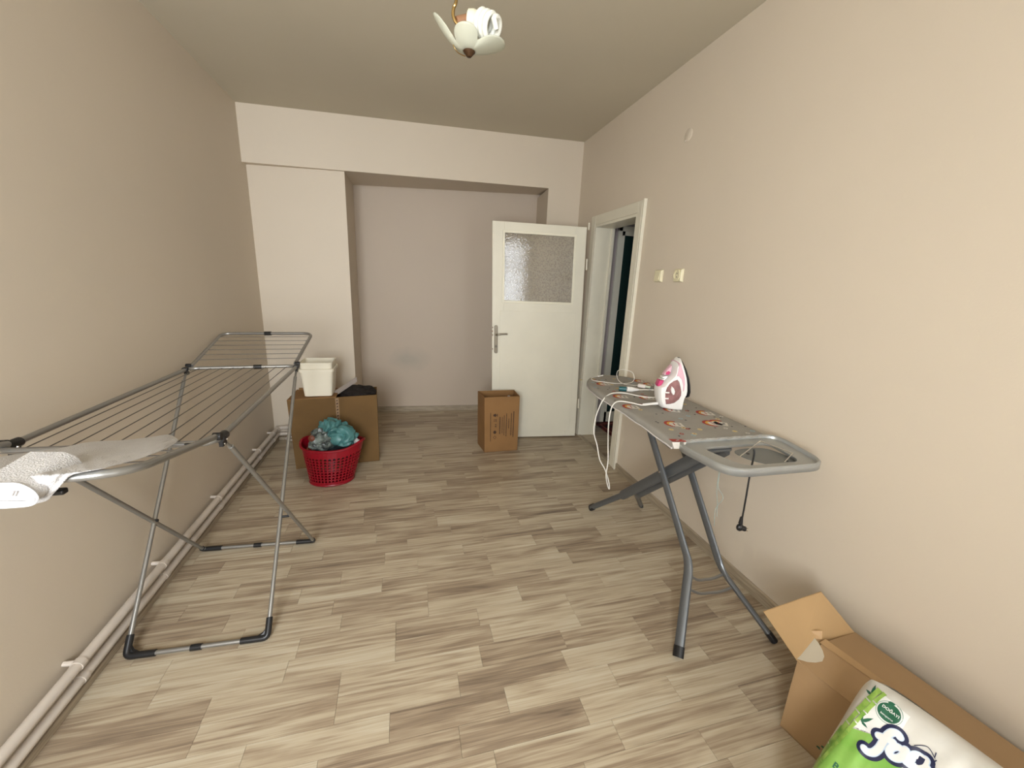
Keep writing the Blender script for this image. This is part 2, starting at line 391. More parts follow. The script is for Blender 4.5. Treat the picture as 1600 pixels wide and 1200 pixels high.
# baseboards
b = MB()
def rb(y0, y1):
    t = .012; b.hexa([(XR(y0) - t, y0, 0), (XR(y0), y0, 0), (XR(y1), y1, 0), (XR(y1) - t, y1, 0), (XR(y0) - t, y0, .055), (XR(y0), y0, .06), (XR(y1), y1, .06), (XR(y1) - t, y1, .055)])
rb(YR, DY0 - .075); rb(DY1 + .075, 4.03); b.build('baseboard_right', M_skirt, smooth=0, kind='structure')
b = MB(); b.slab([(px, ny(px), 0), (xnr, ny(xnr), 0), (xnr, ny(xnr) - .012, 0), (px, ny(px) - .012, 0)], (0, 0, .06)); b.build('baseboard_far', M_skirtX, smooth=0, kind='structure')
b = MB(); b.box((XL, YR, 0), (-1.142, YP - .05, .028)); b.box((XL, YP - .045, 0), (px, YP, .028)); b.build('baseboard_left', M_skirt, smooth=0, kind='structure', bevel=.003)

# heating pipes
def pipe(zc, r, label, yy):
    t = thing('heating_pipe', (-1.142, 1.5, 0), label, 'pipe')
    path = fillet([(-1.142, YR + .01, zc), (-1.142, yy, zc), (-.50, yy, zc - .0)], .045, 7)
    b = MB(); b.tube(path, r, 14); b.build('pipe_run', M_pipe, t)
    return t
p1 = pipe(.125, .0175, 'upper painted heating pipe running along the foot of the left wall', YP - .05)
p2 = pipe(.065, .016, 'lower painted heating pipe just above the floor trim along the left wall', YP - .05)
for yb_ in (1.47, 2.62, 3.35, 3.72, 2.0):
    zc = .125
    b = MB(); b.tube([(-1.142, yb_ - .012, zc), (-1.142, yb_ + .012, zc)], .0205, 14); b.tube([(XL + .001, yb_, zc + .012), (-1.142, yb_, zc + .008)], .009, 8)
    b.build('pipe_clip', M_pipe, p1)
    b = MB(); b.tube([(-1.142, yb_ - .012, .065), (-1.142, yb_ + .012, .065)], .0185, 14); b.tube([(XL + .001, yb_, .072), (-1.142, yb_, .07)], .008, 8)
    b.build('pipe_clip', M_pipe, p2)
b = MB(); b.tube([(-1.142, YP - .10, .125), (-1.142, YP - .075, .125)], .021, 14); b.build('pipe_collar', M_pipe, p1)
b = MB(); b.tube([(-1.09, YP - .05, .125), (-1.06, YP - .05, .125)], .021, 14); b.build('pipe_collar', M_pipe, p1)
t = thing('pipe_loop', (-1.05, 3.76, 0), 'small dark pipe loop low down in the far left corner under the heating pipes', 'pipe')
b = MB(); b.tube(spline([(-.86, YP - .10, .02), (-1.0, YP - .11, .02), (-1.06, YP - .10, .025), (-1.07, YP - .08, .035), (-1.0, YP - .065, .04), (-.88, YP - .065, .04)], 6), .007, 8); b.build('loop', M_pipe, t)

# ------------------------------------------------------------------ doorway
tr1 = bpy.data.objects.new('trim_1', None)
b = MB()
def casing(y0, y1, z0, z1, t0=.0, t1=.016, mb=None):
    (mb or b).hexa([(XR(y0) - t1, y0, z0), (XR(y0) - t0, y0, z0), (XR(y1) - t0, y1, z0), (XR(y1) - t1, y1, z0), (XR(y0) - t1, y0, z1), (XR(y0) - t0, y0, z1), (XR(y1) - t0, y1, z1), (XR(y1) - t1, y1, z1)])
casing(DY0 - .085, DY0 - .002, 0, DZ + .08)
fr = b.build('trim_1', M_trim, smooth=0, kind='structure', bevel=.003)
b = MB(); casing(DY0 - .062, DY0 - .05, 0, DZ + .06, .016, .022); casing(DY0 - .092, DY0 - .08, 0, DZ + .085, .0, .026); b.build('moulding', M_trim, fr, smooth=0, bevel=.002)
b = MB(); casing(DY0 - .002, DY1, DZ, DZ + .08); b.build('head_casing', M_trim, fr, smooth=0, bevel=.003)
b = MB(); casing(DY1, DY1 + .085, 0, DZ + .08); b.build('side_casing', M_trim, fr, smooth=0, bevel=.003)
def jx(y, o): return XR(y) + o
b = MB(); b.box((XR(3.6) - .014, DY1 - .022, 0), (XR(3.6) + WT, DY1, DZ)); b.build('jamb', M_trim, fr, smooth=0, bevel=.002)
b = MB(); b.box((XR(2.88) - .014, DY0, 0), (XR(2.88) + WT, DY0 + .022, DZ)); b.build('jamb', M_trim, fr, smooth=0, bevel=.002)
b = MB(); b.box((XR(3.2) - .01, DY0 + .02, DZ - .022), (XR(3.2) + WT, DY1 - .02, DZ)); b.build('head_jamb', M_trim, fr, smooth=0, bevel=.002)
b = MB(); b.box((XR(3.6) + WT - .035, DY1 - .034, 0), (XR(3.6) + WT - .02, DY1 - .02, DZ - .02)); b.box((XR(3.6) + .05, DY0 + .02, 0), (XR(3.6) + .062, DY0 + .032, DZ - .02)); b.build('door_stop', M_trim, fr, smooth=0)
b = MB(); b.box((1.715, DY0 + .022, -.008), (1.75, DY1 - .022, .006)); b.build('trim_2', M_skirt, smooth=0, kind='structure', bevel=.002)

# hallway beyond
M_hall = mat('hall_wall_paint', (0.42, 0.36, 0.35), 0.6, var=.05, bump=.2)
HX0 = XR(3) + WT
b = MB(); b.box((HX0 - .15, 1.9, -.06), (3.3, 4.0, -.008)); hf = b.build('floor', M_skirtX, kind='structure')
b = MB(); T = []
k = 0; yy = 2.0
while yy < 3.95:
    x = HX0 - .145 - random.random() * .2
    while x < 3.28:
        x2 = x + .45; plank_geo(b, max(x, HX0 - .145), min(x2, 3.28), yy, min(yy + .0996, 3.95), .25 + .4 * random.random(), T); x = x2
    yy += .0996
o = b.build('planks', M_wood, hf, smooth=0, fixn=False, kind='stuff'); set_attrs(o, T)
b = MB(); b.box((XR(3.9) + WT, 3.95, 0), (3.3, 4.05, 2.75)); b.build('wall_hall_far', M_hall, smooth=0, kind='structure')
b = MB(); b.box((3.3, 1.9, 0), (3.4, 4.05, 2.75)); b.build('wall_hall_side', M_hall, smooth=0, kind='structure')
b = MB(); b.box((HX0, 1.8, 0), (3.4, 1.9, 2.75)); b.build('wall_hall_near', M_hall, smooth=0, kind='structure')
b = MB(); b.box((HX0, 1.8, 2.62), (3.4, 4.05, 2.75)); b.build('ceiling', M_ceil, smooth=0, kind='structure')
M_dglass = mat('dark_green_glass', (0.012, 0.03, 0.028), 0.18, bump=.3, bscale=50)
b = MB(); dx0, dx1 = 2.145, 2.95
b.box((dx0, 3.925, 0), (dx0 + .045, 3.95, 2.12)); b.box((dx1 - .045, 3.925, 0), (dx1, 3.95, 2.12)); b.box((dx0, 3.925, 2.07), (dx1, 3.95, 2.12))
d2 = b.build('door_2', M_trim, smooth=0, kind='structure', bevel=.003)
b = MB(); b.box((dx0 + .045, 3.93, 0), (dx0 + .075, 3.95, 2.07)); b.box((dx1 - .075, 3.93, 0), (dx1 - .045, 3.95, 2.07)); b.box((dx0 + .045, 3.93, 2.03), (dx1 - .045, 3.95, 2.07)); b.box((dx0 + .045, 3.93, 0), (dx1 - .045, 3.95, .12)); b.build('door_leaf', M_trim, d2, smooth=0)
b = MB(); b.box((dx0 + .075, 3.936, .12), (dx1 - .075, 3.942, 2.03)); b.build('pane', M_dglass, d2, smooth=0)
# rug
M_rug = mat('dark_red_rug', (0.16, 0.018, 0.016), 0.95, bump=.8, bscale=300, var=.6, vscale=14, vcol=(0.04, .012, .012))
b = MB(); b.box((2.06, 2.6, .0), (2.75, 3.9, .012)); rug = b.build('rug', M_rug, smooth=0, bevel=.003)
tag(rug, 'dark red patterned rug on the hallway floor beyond the doorway', 'rug')
b = MB()
for x0, x1, y0, y1 in ((2.09, 2.11, 2.65, 3.85), (2.70, 2.72, 2.65, 3.85), (2.09, 2.72, 3.83, 3.85), (2.2, 2.6, 3.4, 3.42), (2.2, 2.6, 3.1, 3.12)): b.box((x0, y0, .012), (x1, y1, .0135))
b.build('border', mat('rug_border_yarn', (.25, .07, .05), .95), rug, smooth=0)

# ------------------------------------------------------------------ the open door
HP = V((1.682, 3.541, 0)); DD = V((-.996, .0898, 0)).normalized(); DN = V((-.0898, -.996, 0)).normalized()   # DN faces the room
def dp(s_, z, o=0.0): return HP + DD * (s_ + .028 * (z - .0)) + DN * o + V((0, 0, z))
def dbox(mb, s0, s1, z0, z1, o0, o1):
    mb.hexa([dp(s0, z0, o1), dp(s1, z0, o1), dp(s1, z0, o0), dp(s0, z0, o0), dp(s0, z1, o1), dp(s1, z1, o1), dp(s1, z1, o0), dp(s0, z1, o0)])
b = MB(); S0, S1, Z0, Z1 = .012, .872, .012, 2.022
g0, g1, gz0, gz1 = .122, .765, 1.345, 1.935
dbox(b, S0, g0, Z0, Z1, -.035, 0); dbox(b, g1, S1, Z0, Z1, -.035, 0); dbox(b, g0, g1, gz1, Z1, -.035, 0); dbox(b, g0, g1, Z0, gz0, -.035, 0)
door = b.build('door_1', M_cream, smooth=0, kind='structure', bevel=.002)
# narrow bead around the glass
b = MB(); bw = .016
for a_ in ((g0 - bw, g0 + .004, gz0 - bw, gz1 + bw), (g1 - .004, g1 + bw, gz0 - bw, gz1 + bw), (g0, g1, gz1 - .004, gz1 + bw), (g0, g1, gz0 - bw, gz0 + .004)):
    dbox(b, *a_, -.004, .008)
b.build('glazing_bead', mat('yellowed_white_bead', (.78, .74, .60), .3), door, smooth=0, bevel=.002)
# lower plywood skin
b = MB(); dbox(b, .075, .80, .07, 1.255, 0, .0035); b.build('door_panel', M_cream, door, smooth=0, bevel=.0015)
# patterned glass
pg = bpy.data.materials.new('patterned_glass'); pg.use_nodes = True; nt = pg.node_tree; N = nt.nodes; L = nt.links
bs = N['Principled BSDF']; bs.inputs['Base Color'].default_value = (.30, .26, .195, 1); bs.inputs['Roughness'].default_value = .04; bs.inputs['Specular IOR Level'].default_value = 1.0
bs.inputs['IOR'].default_value = 1.7
tc = N.new('ShaderNodeTexCoord'); vo = N.new('ShaderNodeTexVoronoi'); vo.inputs['Scale'].default_value = 75; L.new(tc.outputs['Object'], vo.inputs['Vector'])
bp = N.new('ShaderNodeBump'); bp.inputs['Strength'].default_value = .22; bp.inputs['Distance'].default_value = .001; L.new(vo.outputs['Distance'], bp.inputs['Height']); L.new(bp.outputs[0], bs.inputs['Normal'])
crg = N.new('ShaderNodeMapRange'); crg.inputs[1].default_value = .1; crg.inputs[2].default_value = .6; L.new(vo.outputs['Distance'], crg.inputs[0])
mxg = N.new('ShaderNodeMixRGB'); mxg.inputs['Color1'].default_value = (.20, .165, .12, 1); mxg.inputs['Color2'].default_value = (.36, .32, .25, 1); L.new(crg.outputs[0], mxg.inputs['Fac']); L.new(mxg.outputs[0], bs.inputs['Base Color'])
trn = N.new('ShaderNodeBsdfTransparent'); mx = N.new('ShaderNodeMixShader'); mx.inputs[0].default_value = .72
L.new(trn.outputs[0], mx.inputs[1]); L.new(bs.outputs[0], mx.inputs[2]); L.new(mx.outputs[0], N['Material Output'].inputs['Surface'])
b = MB(); dbox(b, g0 + .002, g1 - .002, gz0 + .002, gz1 - .002, -.018, -.013); b.build('pane', pg, door, smooth=0)
# handle
b = MB(); q = [dp(.836 + .017 * math.cos(t), .99 + .0 + (0.115 if math.sin(t) > 0 else -.115) + .017 * math.sin(t), .001) for t in [i * PI / 10 for i in range(20)]]
b.slab(q, DN * .007); M_nick = mat('worn_nickel', (.22, .19, .145), .4, metal=.8); hd = b.build('handle', M_nick, door, bevel=.0015)
b = MB(); b.tube([dp(.836, 1.035, .006), dp(.836, 1.035, .03)], .009, 12)
b.tube(spline([dp(.836, 1.035, .03), dp(.825, 1.036, .042), dp(.79, 1.044, .046), dp(.735, 1.046, .044)], 6), [.008] * 12 + [.007] * 7, 10); b.build('lever', M_nick, hd)
b = MB(); b.tube([dp(.836, .925, .007), dp(.836, .925, .010)], .009, 14); b.build('keyhole', M_black, hd)
b = MB(); b.tube([dp(.836, .925, .009), dp(.836, .925, .0115)], .0045, 10); dbox(b, .826, .846, 1.07, 1.10, .007, .009); b.build('lock_cylinder', M_nick, hd)
# chipped paint at the lock
b = MB()
for s_, z in ((.866, 1.10), (.869, 1.065), (.868, 1.03), (.867, .90)): b.ball(dp(s_, z, .0005), .006, 8, (.7, .3, 1.3))
b.build('paint_chips', M_brown, door)
for z in (1.70, .36):
    b = MB(); b.tube([dp(-.004, z - .045, .004), dp(-.004, z + .045, .004)], .008, 10); b.tube([dp(-.004, z - .05, .004), dp(-.004, z + .05, .004)], .0055, 10)
    b.build('hinge', M_trim, door)
b = MB(); b.tube([dp(-.004, 2.0, .004), dp(-.004, 2.06, .004)], .008, 10); b.build('hinge', M_trim, door)

# ------------------------------------------------------------------ wall fittings
M_sock = mat('ivory_switch_plastic', (0.70, 0.64, 0.44), 0.3)
def plate(name, y, z, label, cat):
    x = XR(y); w_ = .042
    t = thing(name, (x, y, z - .045), label, cat)
    b = MB(); b.hexa([(x, y - w_, z - w_), (x, y - w_, z + w_), (x, y + w_, z + w_), (x, y + w_, z - w_), (x - .018, y - w_ + .006, z - w_ + .006), (x - .018, y - w_ + .006, z + w_ - .006), (x - .018, y + w_ - .006, z + w_ - .006), (x - .018, y + w_ - .006, z - w_ + .006)])
    b.build('cover_plate', M_sock, t, smooth=0, bevel=.003); return t, x
t, x = plate('light_switch', 2.515, 1.595, 'square ivory rocker light switch on the right wall, nearer the door', 'light switch')
b = MB(); y, z = 2.515, 1.595; b.hexa([(x - .018, y - .026, z - .026), (x - .018, y - .026, z + .028), (x - .018, y + .026, z + .028), (x - .018, y + .026, z - .026), (x - .026, y - .026, z - .026), (x - .019, y - .026, z + .028), (x - .019, y + .026, z + .028), (x - .026, y + .026, z - .026)]); b.build('rocker', M_sock, t, smooth=0, bevel=.001)
t, x = plate('wall_socket', 2.298, 1.597, 'ivory round-holed power socket on the right wall, beside the light switch', 'socket')
b = MB(); y, z = 2.298, 1.597
b.lathe([(0, 0), (.031, 0), (.031, .007), (.027, .007), (.026, .002), (0, .002)], (x - .018, y, z), 28, (-1, 0, 0)); b.build('socket_ring', M_sock, t)
for s_ in (-1, 1):
    b = MB(); b.tube([(x - .0203, y, z + s_ * .0105), (x - .0212, y, z + s_ * .0105)], .0035, 10); b.build('pin_hole', M_black, t)
b = MB(); b.tube([(x - .0203, y - .006, z), (x - .0212, y - .006, z)], .002, 8); b.build('screw', M_pipe, t)
yc, zc = 2.40, 2.435
b = MB(); b.lathe([(0, 0), (.036, 0), (.036, .002), (.033, .0035), (0, .004)], (XR(yc), yc, zc), 28, (-1, 0, 0)); cap = b.build('junction_cover', M_wall)
tag(cap, 'small round painted-over junction cover high on the right wall', 'wall cover')
b = MB(); b.tube([(XR(yc) - .008, yc, zc - .03), (XR(yc) - .014, yc + .01, zc - .036), (XR(yc) - .012, yc + .02, zc - .03)], .003, 8); b.build('wire_stub', M_pipe, cap)

# ------------------------------------------------------------------ drying rack
ZT = .98; R = .0095
fnl, fnr, ffl, ffr = atz(197, 1026, .014), atz(418, 996, .014), atz(318, 858, .014), atz(490, 845, .014)
cfl, cfr, cnl, cnr = atz(291, 577, ZT), atz(463, 573, ZT), atz(20, 694, ZT), atz(347, 682, ZT)
cnl.x = max(cnl.x, XL + .045); cfl.x = max(cfl.x, XL + .045)
rk = thing('drying_rack', (-.85, 1.92, 0), 'grey folding metal clothes airer with raised wings along the left wall', 'drying rack')
ey = V((0, .055, 0))
loop = fillet([cnl - ey, cfl + ey * .4, cfr + ey * .4, cnr - ey], .05, 6, True)
b = MB(); b.tube(loop, R, 12, closed=True); b.build('top_frame', M_steel, rk)
for i in range(9):
    t_ = (i + 1) / 10
    a_ = lerp(cnl, cnr, t_) - ey; c_ = lerp(cfl, cfr, t_) + ey * .4
    b = MB(); b.tube([a_, c_], .0019, 6); b.build('wire', M_wire, rk)
# wings
def wing(a_, c_, far_l, far_r, nm):
    fl, fr_ = far_l, far_r
    b = MB(); b.tube(fillet([a_, fl, fr_, c_], .10 if nm == 'near' else .06, 9), R, 12); w = b.build('wing_frame', M_steel, rk)
    for i in range(6):
        t_ = .09 + (i + .5) / 6 * .86
        p_, q_ = lerp(a_, fl, t_), lerp(c_, fr_, t_)
        b = MB(); b.tube([p_, q_], .0019, 6); b.build('wire', M_wire, w)
    return w
inx = V((.018, 0, .012))
wfl, wfr = aty(347, 521, 3.0), aty(488, 521, 2.96)
wing(cfl + V((.012, .03, .012)), cfr + V((-.012, .03, .012)), wfl, wfr, 'far')
wnr = atx(193, 741, cnr.x + .005); wnl = V((cnl.x - .0, wnr.y, wnr.z))
wing(cnl + V((.012, -.03, .012)), cnr + V((-.004, -.03, .012)), wnl, wnr, 'near')
# legs: each U is two legs and a foot bar
def leg(a_, c_):
    b = MB(); b.tube([a_, c_], .0088, 12); b.build('leg', M_steel, rk)
up = V((0, 0, .03))
tf = [(fnl, cfl), (fnr, cfr), (ffl, cnl), (ffr, cnr)]
for a_, c_ in tf:
    d = (c_ - a_).normalized(); leg(a_ + d * .05, c_ - d * .07)
    b = MB(); b.tube([c_ - d * .075, c_ - V((0, 0, .012))], .0055, 10); b.build('leg_pin', M_steel, rk)
for l_, r_, hh in ((fnl, fnr, tf[0]), (ffl, ffr, tf[2])):
    dl = (tf[0][1] - fnl).normalized() if l_ is fnl else (cnl - ffl).normalized()
    dr = (cfr - fnr).normalized() if l_ is fnl else (cnr - ffr).normalized()
    pth = fillet([l_ + dl * .06, l_, r_, r_ + dr * .06], .03, 6)
    b = MB(); b.tube(pth, .0088, 12); b.build('foot_bar', M_steel, rk)
    for e, d, o_ in ((l_, dl, r_), (r_, dr, l_)):
        q = (o_ - e).normalized(); big = l_ is fnl
        lf = .075 if big else .02
        b = MB(); b.tube(fillet([e + d * (lf + .0), e + V((0, 0, 0)), e + q * (.10 if big else .09)], .02, 5), .0128, 12)
        if big: b.slab([e + d * .05 + V((0, -.006, 0)), e + V((0, -.006, -.006)), e + q * .06 + V((0, -.006, -.004)), e + q * .02 + d * .02 + V((0, -.006, 0))], (0, .012, 0))
        b.build('foot_cap', M_black, rk)
    mid = (l_ + r_) / 2 + (r_ - l_).normalized() * (-.01); q = (r_ - l_).normalized()
    b = MB(); b.tube([mid - q * .019, mid + q * .019], .0125, 12); b.build('bar_sleeve', M_black, rk)
for pa, pb, t_ in ((cfl + ey * .4, cfr + ey * .4, .62), (wfl, wfr, .5)):
    c_ = lerp(pa, pb, t_); q = (pb - pa).normalized(); b = MB(); b.tube([c_ - q * .02, c_ + q * .02], .013, 12); b.build('bar_sleeve', M_black, rk)
def clamp(c_, near):
    b = MB(); b.tube([c_ + V((0, -.022, 0)), c_ + V((0, .022, 0))], .0145, 12); b.box(c_ + V((-.006, -.016, -.03)), c_ + V((.006, .016, -.004)))
    b.tube([c_ + V((-.012, .03 if not near else -.03, .012)), c_ + V((.012, .03 if not near else -.03, .012))], .013, 10)
    o = b.build('hinge_clamp', M_black, rk, bevel=.001)
    b = MB()
    for dz in (-.006, -.022): b.ball(c_ + V((.0155 if dz > -.01 else .0075, -.008, dz)), .0035, 8)
    b.build('rivet', M_chrome, o)
clamp(cfl, False); clamp(cfr, False); clamp(cnl, True); clamp(cnr, True)
# pivots where the legs cross
for l1, l2 in ((tf[0], tf[2]), (tf[1], tf[3])):
    best = min(((lerp(*l1, i / 60), lerp(*l2, j / 60)) for i in range(61) for j in range(61)), key=lambda q: (q[0] - q[1]).length)
    c_ = (best[0] + best[1]) / 2; b = MB(); b.tube([c_ - V((.016, 0, 0)), c_ + V((.016, 0, 0))], .006, 10); b.build('pivot_pin', M_black, rk)
# black catch under the near wing
b = MB(); c_ = aty(92, 768, wnr.y + .03); b.box(c_ + V((-.025, -.008, -.006)), c_ + V((.012, .008, .006))); b.build('wing_catch', M_black, rk, bevel=.003)
b = MB(); b.tube([cnr + V((-.01, -.03, .006)), cnr + V((-.05, -.06, .0)), cnr + V((-.075, -.062, .0))], .007, 8); b.build('wing_catch', M_black, rk)

# towel lying over the near wing
WP0 = cnr.copy(); slope = (wnr - cnr).normalized(); WN = V((1, 0, 0)).cross(slope).normalized()
if WN.z < 0: WN = -WN
WP0 = WP0 + WN * .013
top = spline([V((u, v, 0)) for u, v in [(278, 686), (264, 679), (240, 682), (200, 687), (160, 689), (130, 692), (95, 700), (60, 705), (30, 709), (0, 714), (-60, 728), (-160, 752)]], 6)
bot = spline([V((u, v, 0)) for u, v in [(277, 690), (262, 700), (240, 709), (215, 718), (180, 727), (158, 733), (130, 738), (108, 745), (85, 770), (62, 786), (-40, 800), (-160, 840)]], 6)
NT = len(top) - 1
M2 = 12
fy = wnr.y - .02
def onsurf(u, v):
    P = atp(u, v, WP0, WN)
    if P.y < fy:
        P = aty(u, v, fy)
    if P.x < XL + .02: P = atx(u, v, XL + .02)
    return P
def tow(s_, t_, back=False):
    i = s_ * NT; i0 = min(int(i), NT - 1); f = i - i0
    a_ = lerp(top[i0], top[i0 + 1], f); c_ = lerp(bot[i0], bot[i0 + 1], f)
    P = onsurf(*lerp(a_, c_, t_)[:2])
    env = (max(0, math.sin(PI * min(1, max(0, t_)))) ** .5) * min(1, s_ * 9)
    nz = noise.noise(V((s_ * 7, t_ * 2.6, 1.3))) * .022 + noise.noise(V((s_ * 20, t_ * 7, 4))) * .009 + noise.noise(V((s_ * 60, t_ * 22, 9))) * .003
    fold = 0
    for c0_, am, sl in ((.30, .016, .10), (.55, -.012, .12), (.75, .010, -.08)):
        fold += am * math.exp(-((t_ - c0_ - sl * math.sin(s_ * 8 + c0_ * 9)) / .07) ** 2)
    if back: return P + (EYE - P).normalized() * (-.012)
    return P + (EYE - P).normalized() * (env * (.024 + nz + fold))
b = MB(); nu, nv = 130, 30
vs = [tow(i / nu, j / nv) for j in range(nv + 1) for i in range(nu + 1)]
vb = [tow(i / nu, j / nv, True) for j in range(nv + 1) for i in range(nu + 1)]
Wd = nu + 1; n0 = len(vs)
fs = [(j * Wd + i, j * Wd + i + 1, (j + 1) * Wd + i + 1, (j + 1) * Wd + i) for j in range(nv) for i in range(nu)]
fs += [tuple(reversed([q + n0 for q in f])) for f in fs]
ring = [i for i in range(Wd)] + [j * Wd + nu for j in range(1, nv + 1)] + [nv * Wd + i for i in range(nu - 1, -1, -1)] + [j * Wd for j in range(nv - 1, 0, -1)]
fs += [(ring[i], ring[(i + 1) % len(ring)], ring[(i + 1) % len(ring)] + n0, ring[i] + n0) for i in range(len(ring))]
b.add(vs + vb, fs); tw = b.build('towel', M_towel, smooth=180)
tag(tw, 'white terry towel spread over the near wing of the clothes airer', 'towel')
# its rolled hanging end with a stitched hem
yy = fy - .035
def hp(u, v, dy=0): return aty(u, v, yy + dy)
outer = [(-40, 757), (0, 757), (25, 757), (42, 763), (54, 772), (57, 781), (48, 788), (20, 791), (-40, 794)]
b = MB(); P = spline([hp(*q) for q in outer], 5); c0 = sum(P, V()) / len(P)
b.slab(P, (0, .12, .012)); b.build('folded_end', M_towel, tw, smooth=60)
b = MB(); b.tube(P, .0035, 8)
inner = [(-40, 770), (0, 768), (20, 762), (38, 766), (50, 776), (52, 782), (40, 785), (0, 785), (-40, 786)]
b.tube(spline([hp(*q, -.004) for q in inner], 5), .0028, 8); b.build('hem', mat('white_hem', (.62, .62, .64), .9), tw)
b = MB()
for u in (17, 22): b.tube([hp(u, 776, -.004), hp(u + 4, 768, -.004)], .0012, 6)
b.build('loop_stitch', M_towel, tw)

# ------------------------------------------------------------------ white pail, big carton and its contents
def carton(name, base, h, label, mt, tk=.004, walls=(1, 1, 1, 1), side_names=True, top_shift=None):
    """base: 4 floor points ccw; builds four walls and a bottom"""
    t = thing(name, sum((V(q) for q in base), V()) / 4, label, 'box')
    c_ = sum((V(q) for q in base), V()) / 4
    T_ = [V(q) + V((0, 0, h)) + (V(top_shift[i]) if top_shift else V()) for i, q in enumerate(base)]
    b = MB()
    for i in range(4):
        a_, d_ = V(base[i]), V(base[(i + 1) % 4]); n = ((c_ - (a_ + d_) / 2)); n.z = 0; n.normalize()
        b.hexa([a_, d_, d_ + n * tk, a_ + n * tk, T_[i], T_[(i + 1) % 4], T_[(i + 1) % 4] + n * tk, T_[i] + n * tk])
    b.slab([V(q) + V((0, 0, .001)) for q in base], (0, 0, tk))
    b.build('carton_body', mt, t, smooth=0)
    return t, T_
base = [V((-.853, 3.23, 0)), V((-.228, 3.282, 0)), V((-.245, 3.57, 0)), V((-.868, 3.52, 0))]
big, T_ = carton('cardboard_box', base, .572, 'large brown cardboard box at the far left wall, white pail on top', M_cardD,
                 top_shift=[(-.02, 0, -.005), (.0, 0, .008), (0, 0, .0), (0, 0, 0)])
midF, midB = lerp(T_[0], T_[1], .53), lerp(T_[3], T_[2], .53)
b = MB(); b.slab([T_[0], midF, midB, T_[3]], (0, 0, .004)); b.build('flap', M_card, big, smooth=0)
b = MB(); b.slab([T_[3] + V((.02, -.02, .004)), T_[3] + V((.16, -.01, .004)), T_[3] + V((.16, -.01, .022)), T_[3] + V((.02, -.02, .022))], (0, .006, 0)); b.build('flap', M_card, big, smooth=0)
q = [aty(521, 612, 3.40), aty(557, 589, 3.46), aty(558, 596, 3.46), aty(524, 619, 3.36)]
b = MB(); b.slab(q, (0.0, .006, 0)); b.build('flap', mat('grey_liner_board', (.33, .28, .25), .8), big, smooth=0, label='raised flap with pale grey inner face')
# tape with print
def front(s_, z, o=.001): P = lerp(base[0], base[1], s_); return V((P.x, P.y, z)) + V((.083, -.9965, 0)) * o
b = MB(); b.slab([front(.505, .36), front(.545, .36), front(.545, .568), front(.505, .568)], V((.083, -.9965, 0)) * .0006); b.build('tape', mat('clear_brown_tape', (.30, .20, .12), .25), big, smooth=0)
b = MB()
for i in range(7):
    z = .39 + i * .025; w_ = .012 if i % 2 else .008
    b.slab([front(.525 - w_, z, .0018), front(.525 + w_, z + .006, .0018), front(.525 + w_ * .5, z + .016, .0018), front(.525 - w_ * .7, z + .011, .0018)], V((.083, -.9965, 0)) * .0003)
b.build('tape_print', M_ink, big, smooth=0)
def crumple(c, r, sc, seed, sub=4, amp=.35, fr=1.6, flat=False):
    bm = bmesh.new(); bmesh.ops.create_icosphere(bm, subdivisions=sub, radius=1.0)
    for v_ in bm.verts:
        p_ = v_.co.copy()
        d = noise.noise(p_ * fr + V((seed, 0, 0))) * amp
        rdg = 1 - abs(noise.noise(p_ * fr * 1.9 + V((0, seed, 3)))) * 2
        d += (rdg - .6) * amp * .45
        d += (1 - abs(noise.noise(p_ * fr * 4.3 + V((seed, 5, 1)))) * 2) * amp * .12
        v_.co = p_ * (1 + d); v_.co = V((v_.co.x * sc[0], v_.co.y * sc[1], v_.co.z * sc[2])) * r + V(c)
    vs = [v_.co.copy() for v_ in bm.verts]; fs = [tuple(x.index for x in f.verts) for f in bm.faces]; bm.free()
    return vs, fs
b = MB(); vs, fs = crumple((-.385, 3.42, .55), .15, (1.0, .85, .46), 3.1, 4, .3, 2.2)
vs = [V((max(-.52, min(v_.x, -.24)), min(max(v_.y, 3.292), 3.54), v_.z)) for v_ in vs]
b.add(vs, fs); gb = b.build('dark_garment', M_dark, smooth=50); tag(gb, 'dark brown crumpled garment filling the open half of the large box', 'garment')
# pail: square, a second rim stacked in it
pc = V((-.663, 3.375, .5765))
pt = thing('bucket', pc, 'square off-white plastic pail standing on the large cardboard box', 'bucket')
def rsq(hw, r, z, n=5, hd=None):
    hd = hd or hw; out = []
    for cx, cy, a0 in ((1, 1, 0), (-1, 1, 90), (-1, -1, 180), (1, -1, 270)):
        for k in range(n + 1):
            a_ = math.radians(a0 + 90 * k / n); out.append(pc + V((cx * (hw - r) + r * math.cos(a_), cy * (hd - r) + r * math.sin(a_), z)))
    return out
def shell(mb, rings):
    n = len(rings[0]); vs = [q for r_ in rings for q in r_]
    mb.add(vs, [(i * n + k, i * n + (k + 1) % n, (i + 1) * n + (k + 1) % n, (i + 1) * n + k) for i in range(len(rings) - 1) for k in range(n)])
b = MB(); rg = [rsq(.09, .02, .0, hd=.08), rsq(.1, .02, .004, hd=.09), rsq(.118, .025, .2, hd=.108), rsq(.126, .027, .201, hd=.116), rsq(.127, .027, .222, hd=.117), rsq(.118, .025, .224, hd=.108), rsq(.115, .024, .22, hd=.105), rsq(.098, .02, .01, hd=.088)]
shell(b, rg); n = len(rg[0]); b.add(rg[0], [tuple(reversed(range(n)))]); b.add(rg[-1], [tuple(range(n))])
b.build('pail_body', M_bucket, pt, smooth=40)
b = MB(); rg = [rsq(.113, .024, .2, hd=.103), rsq(.115, .024, .262, hd=.105), rsq(.119, .025, .264, hd=.109), rsq(.119, .025, .272, hd=.109), rsq(.112, .024, .272, hd=.102), rsq(.109, .024, .2, hd=.099)]
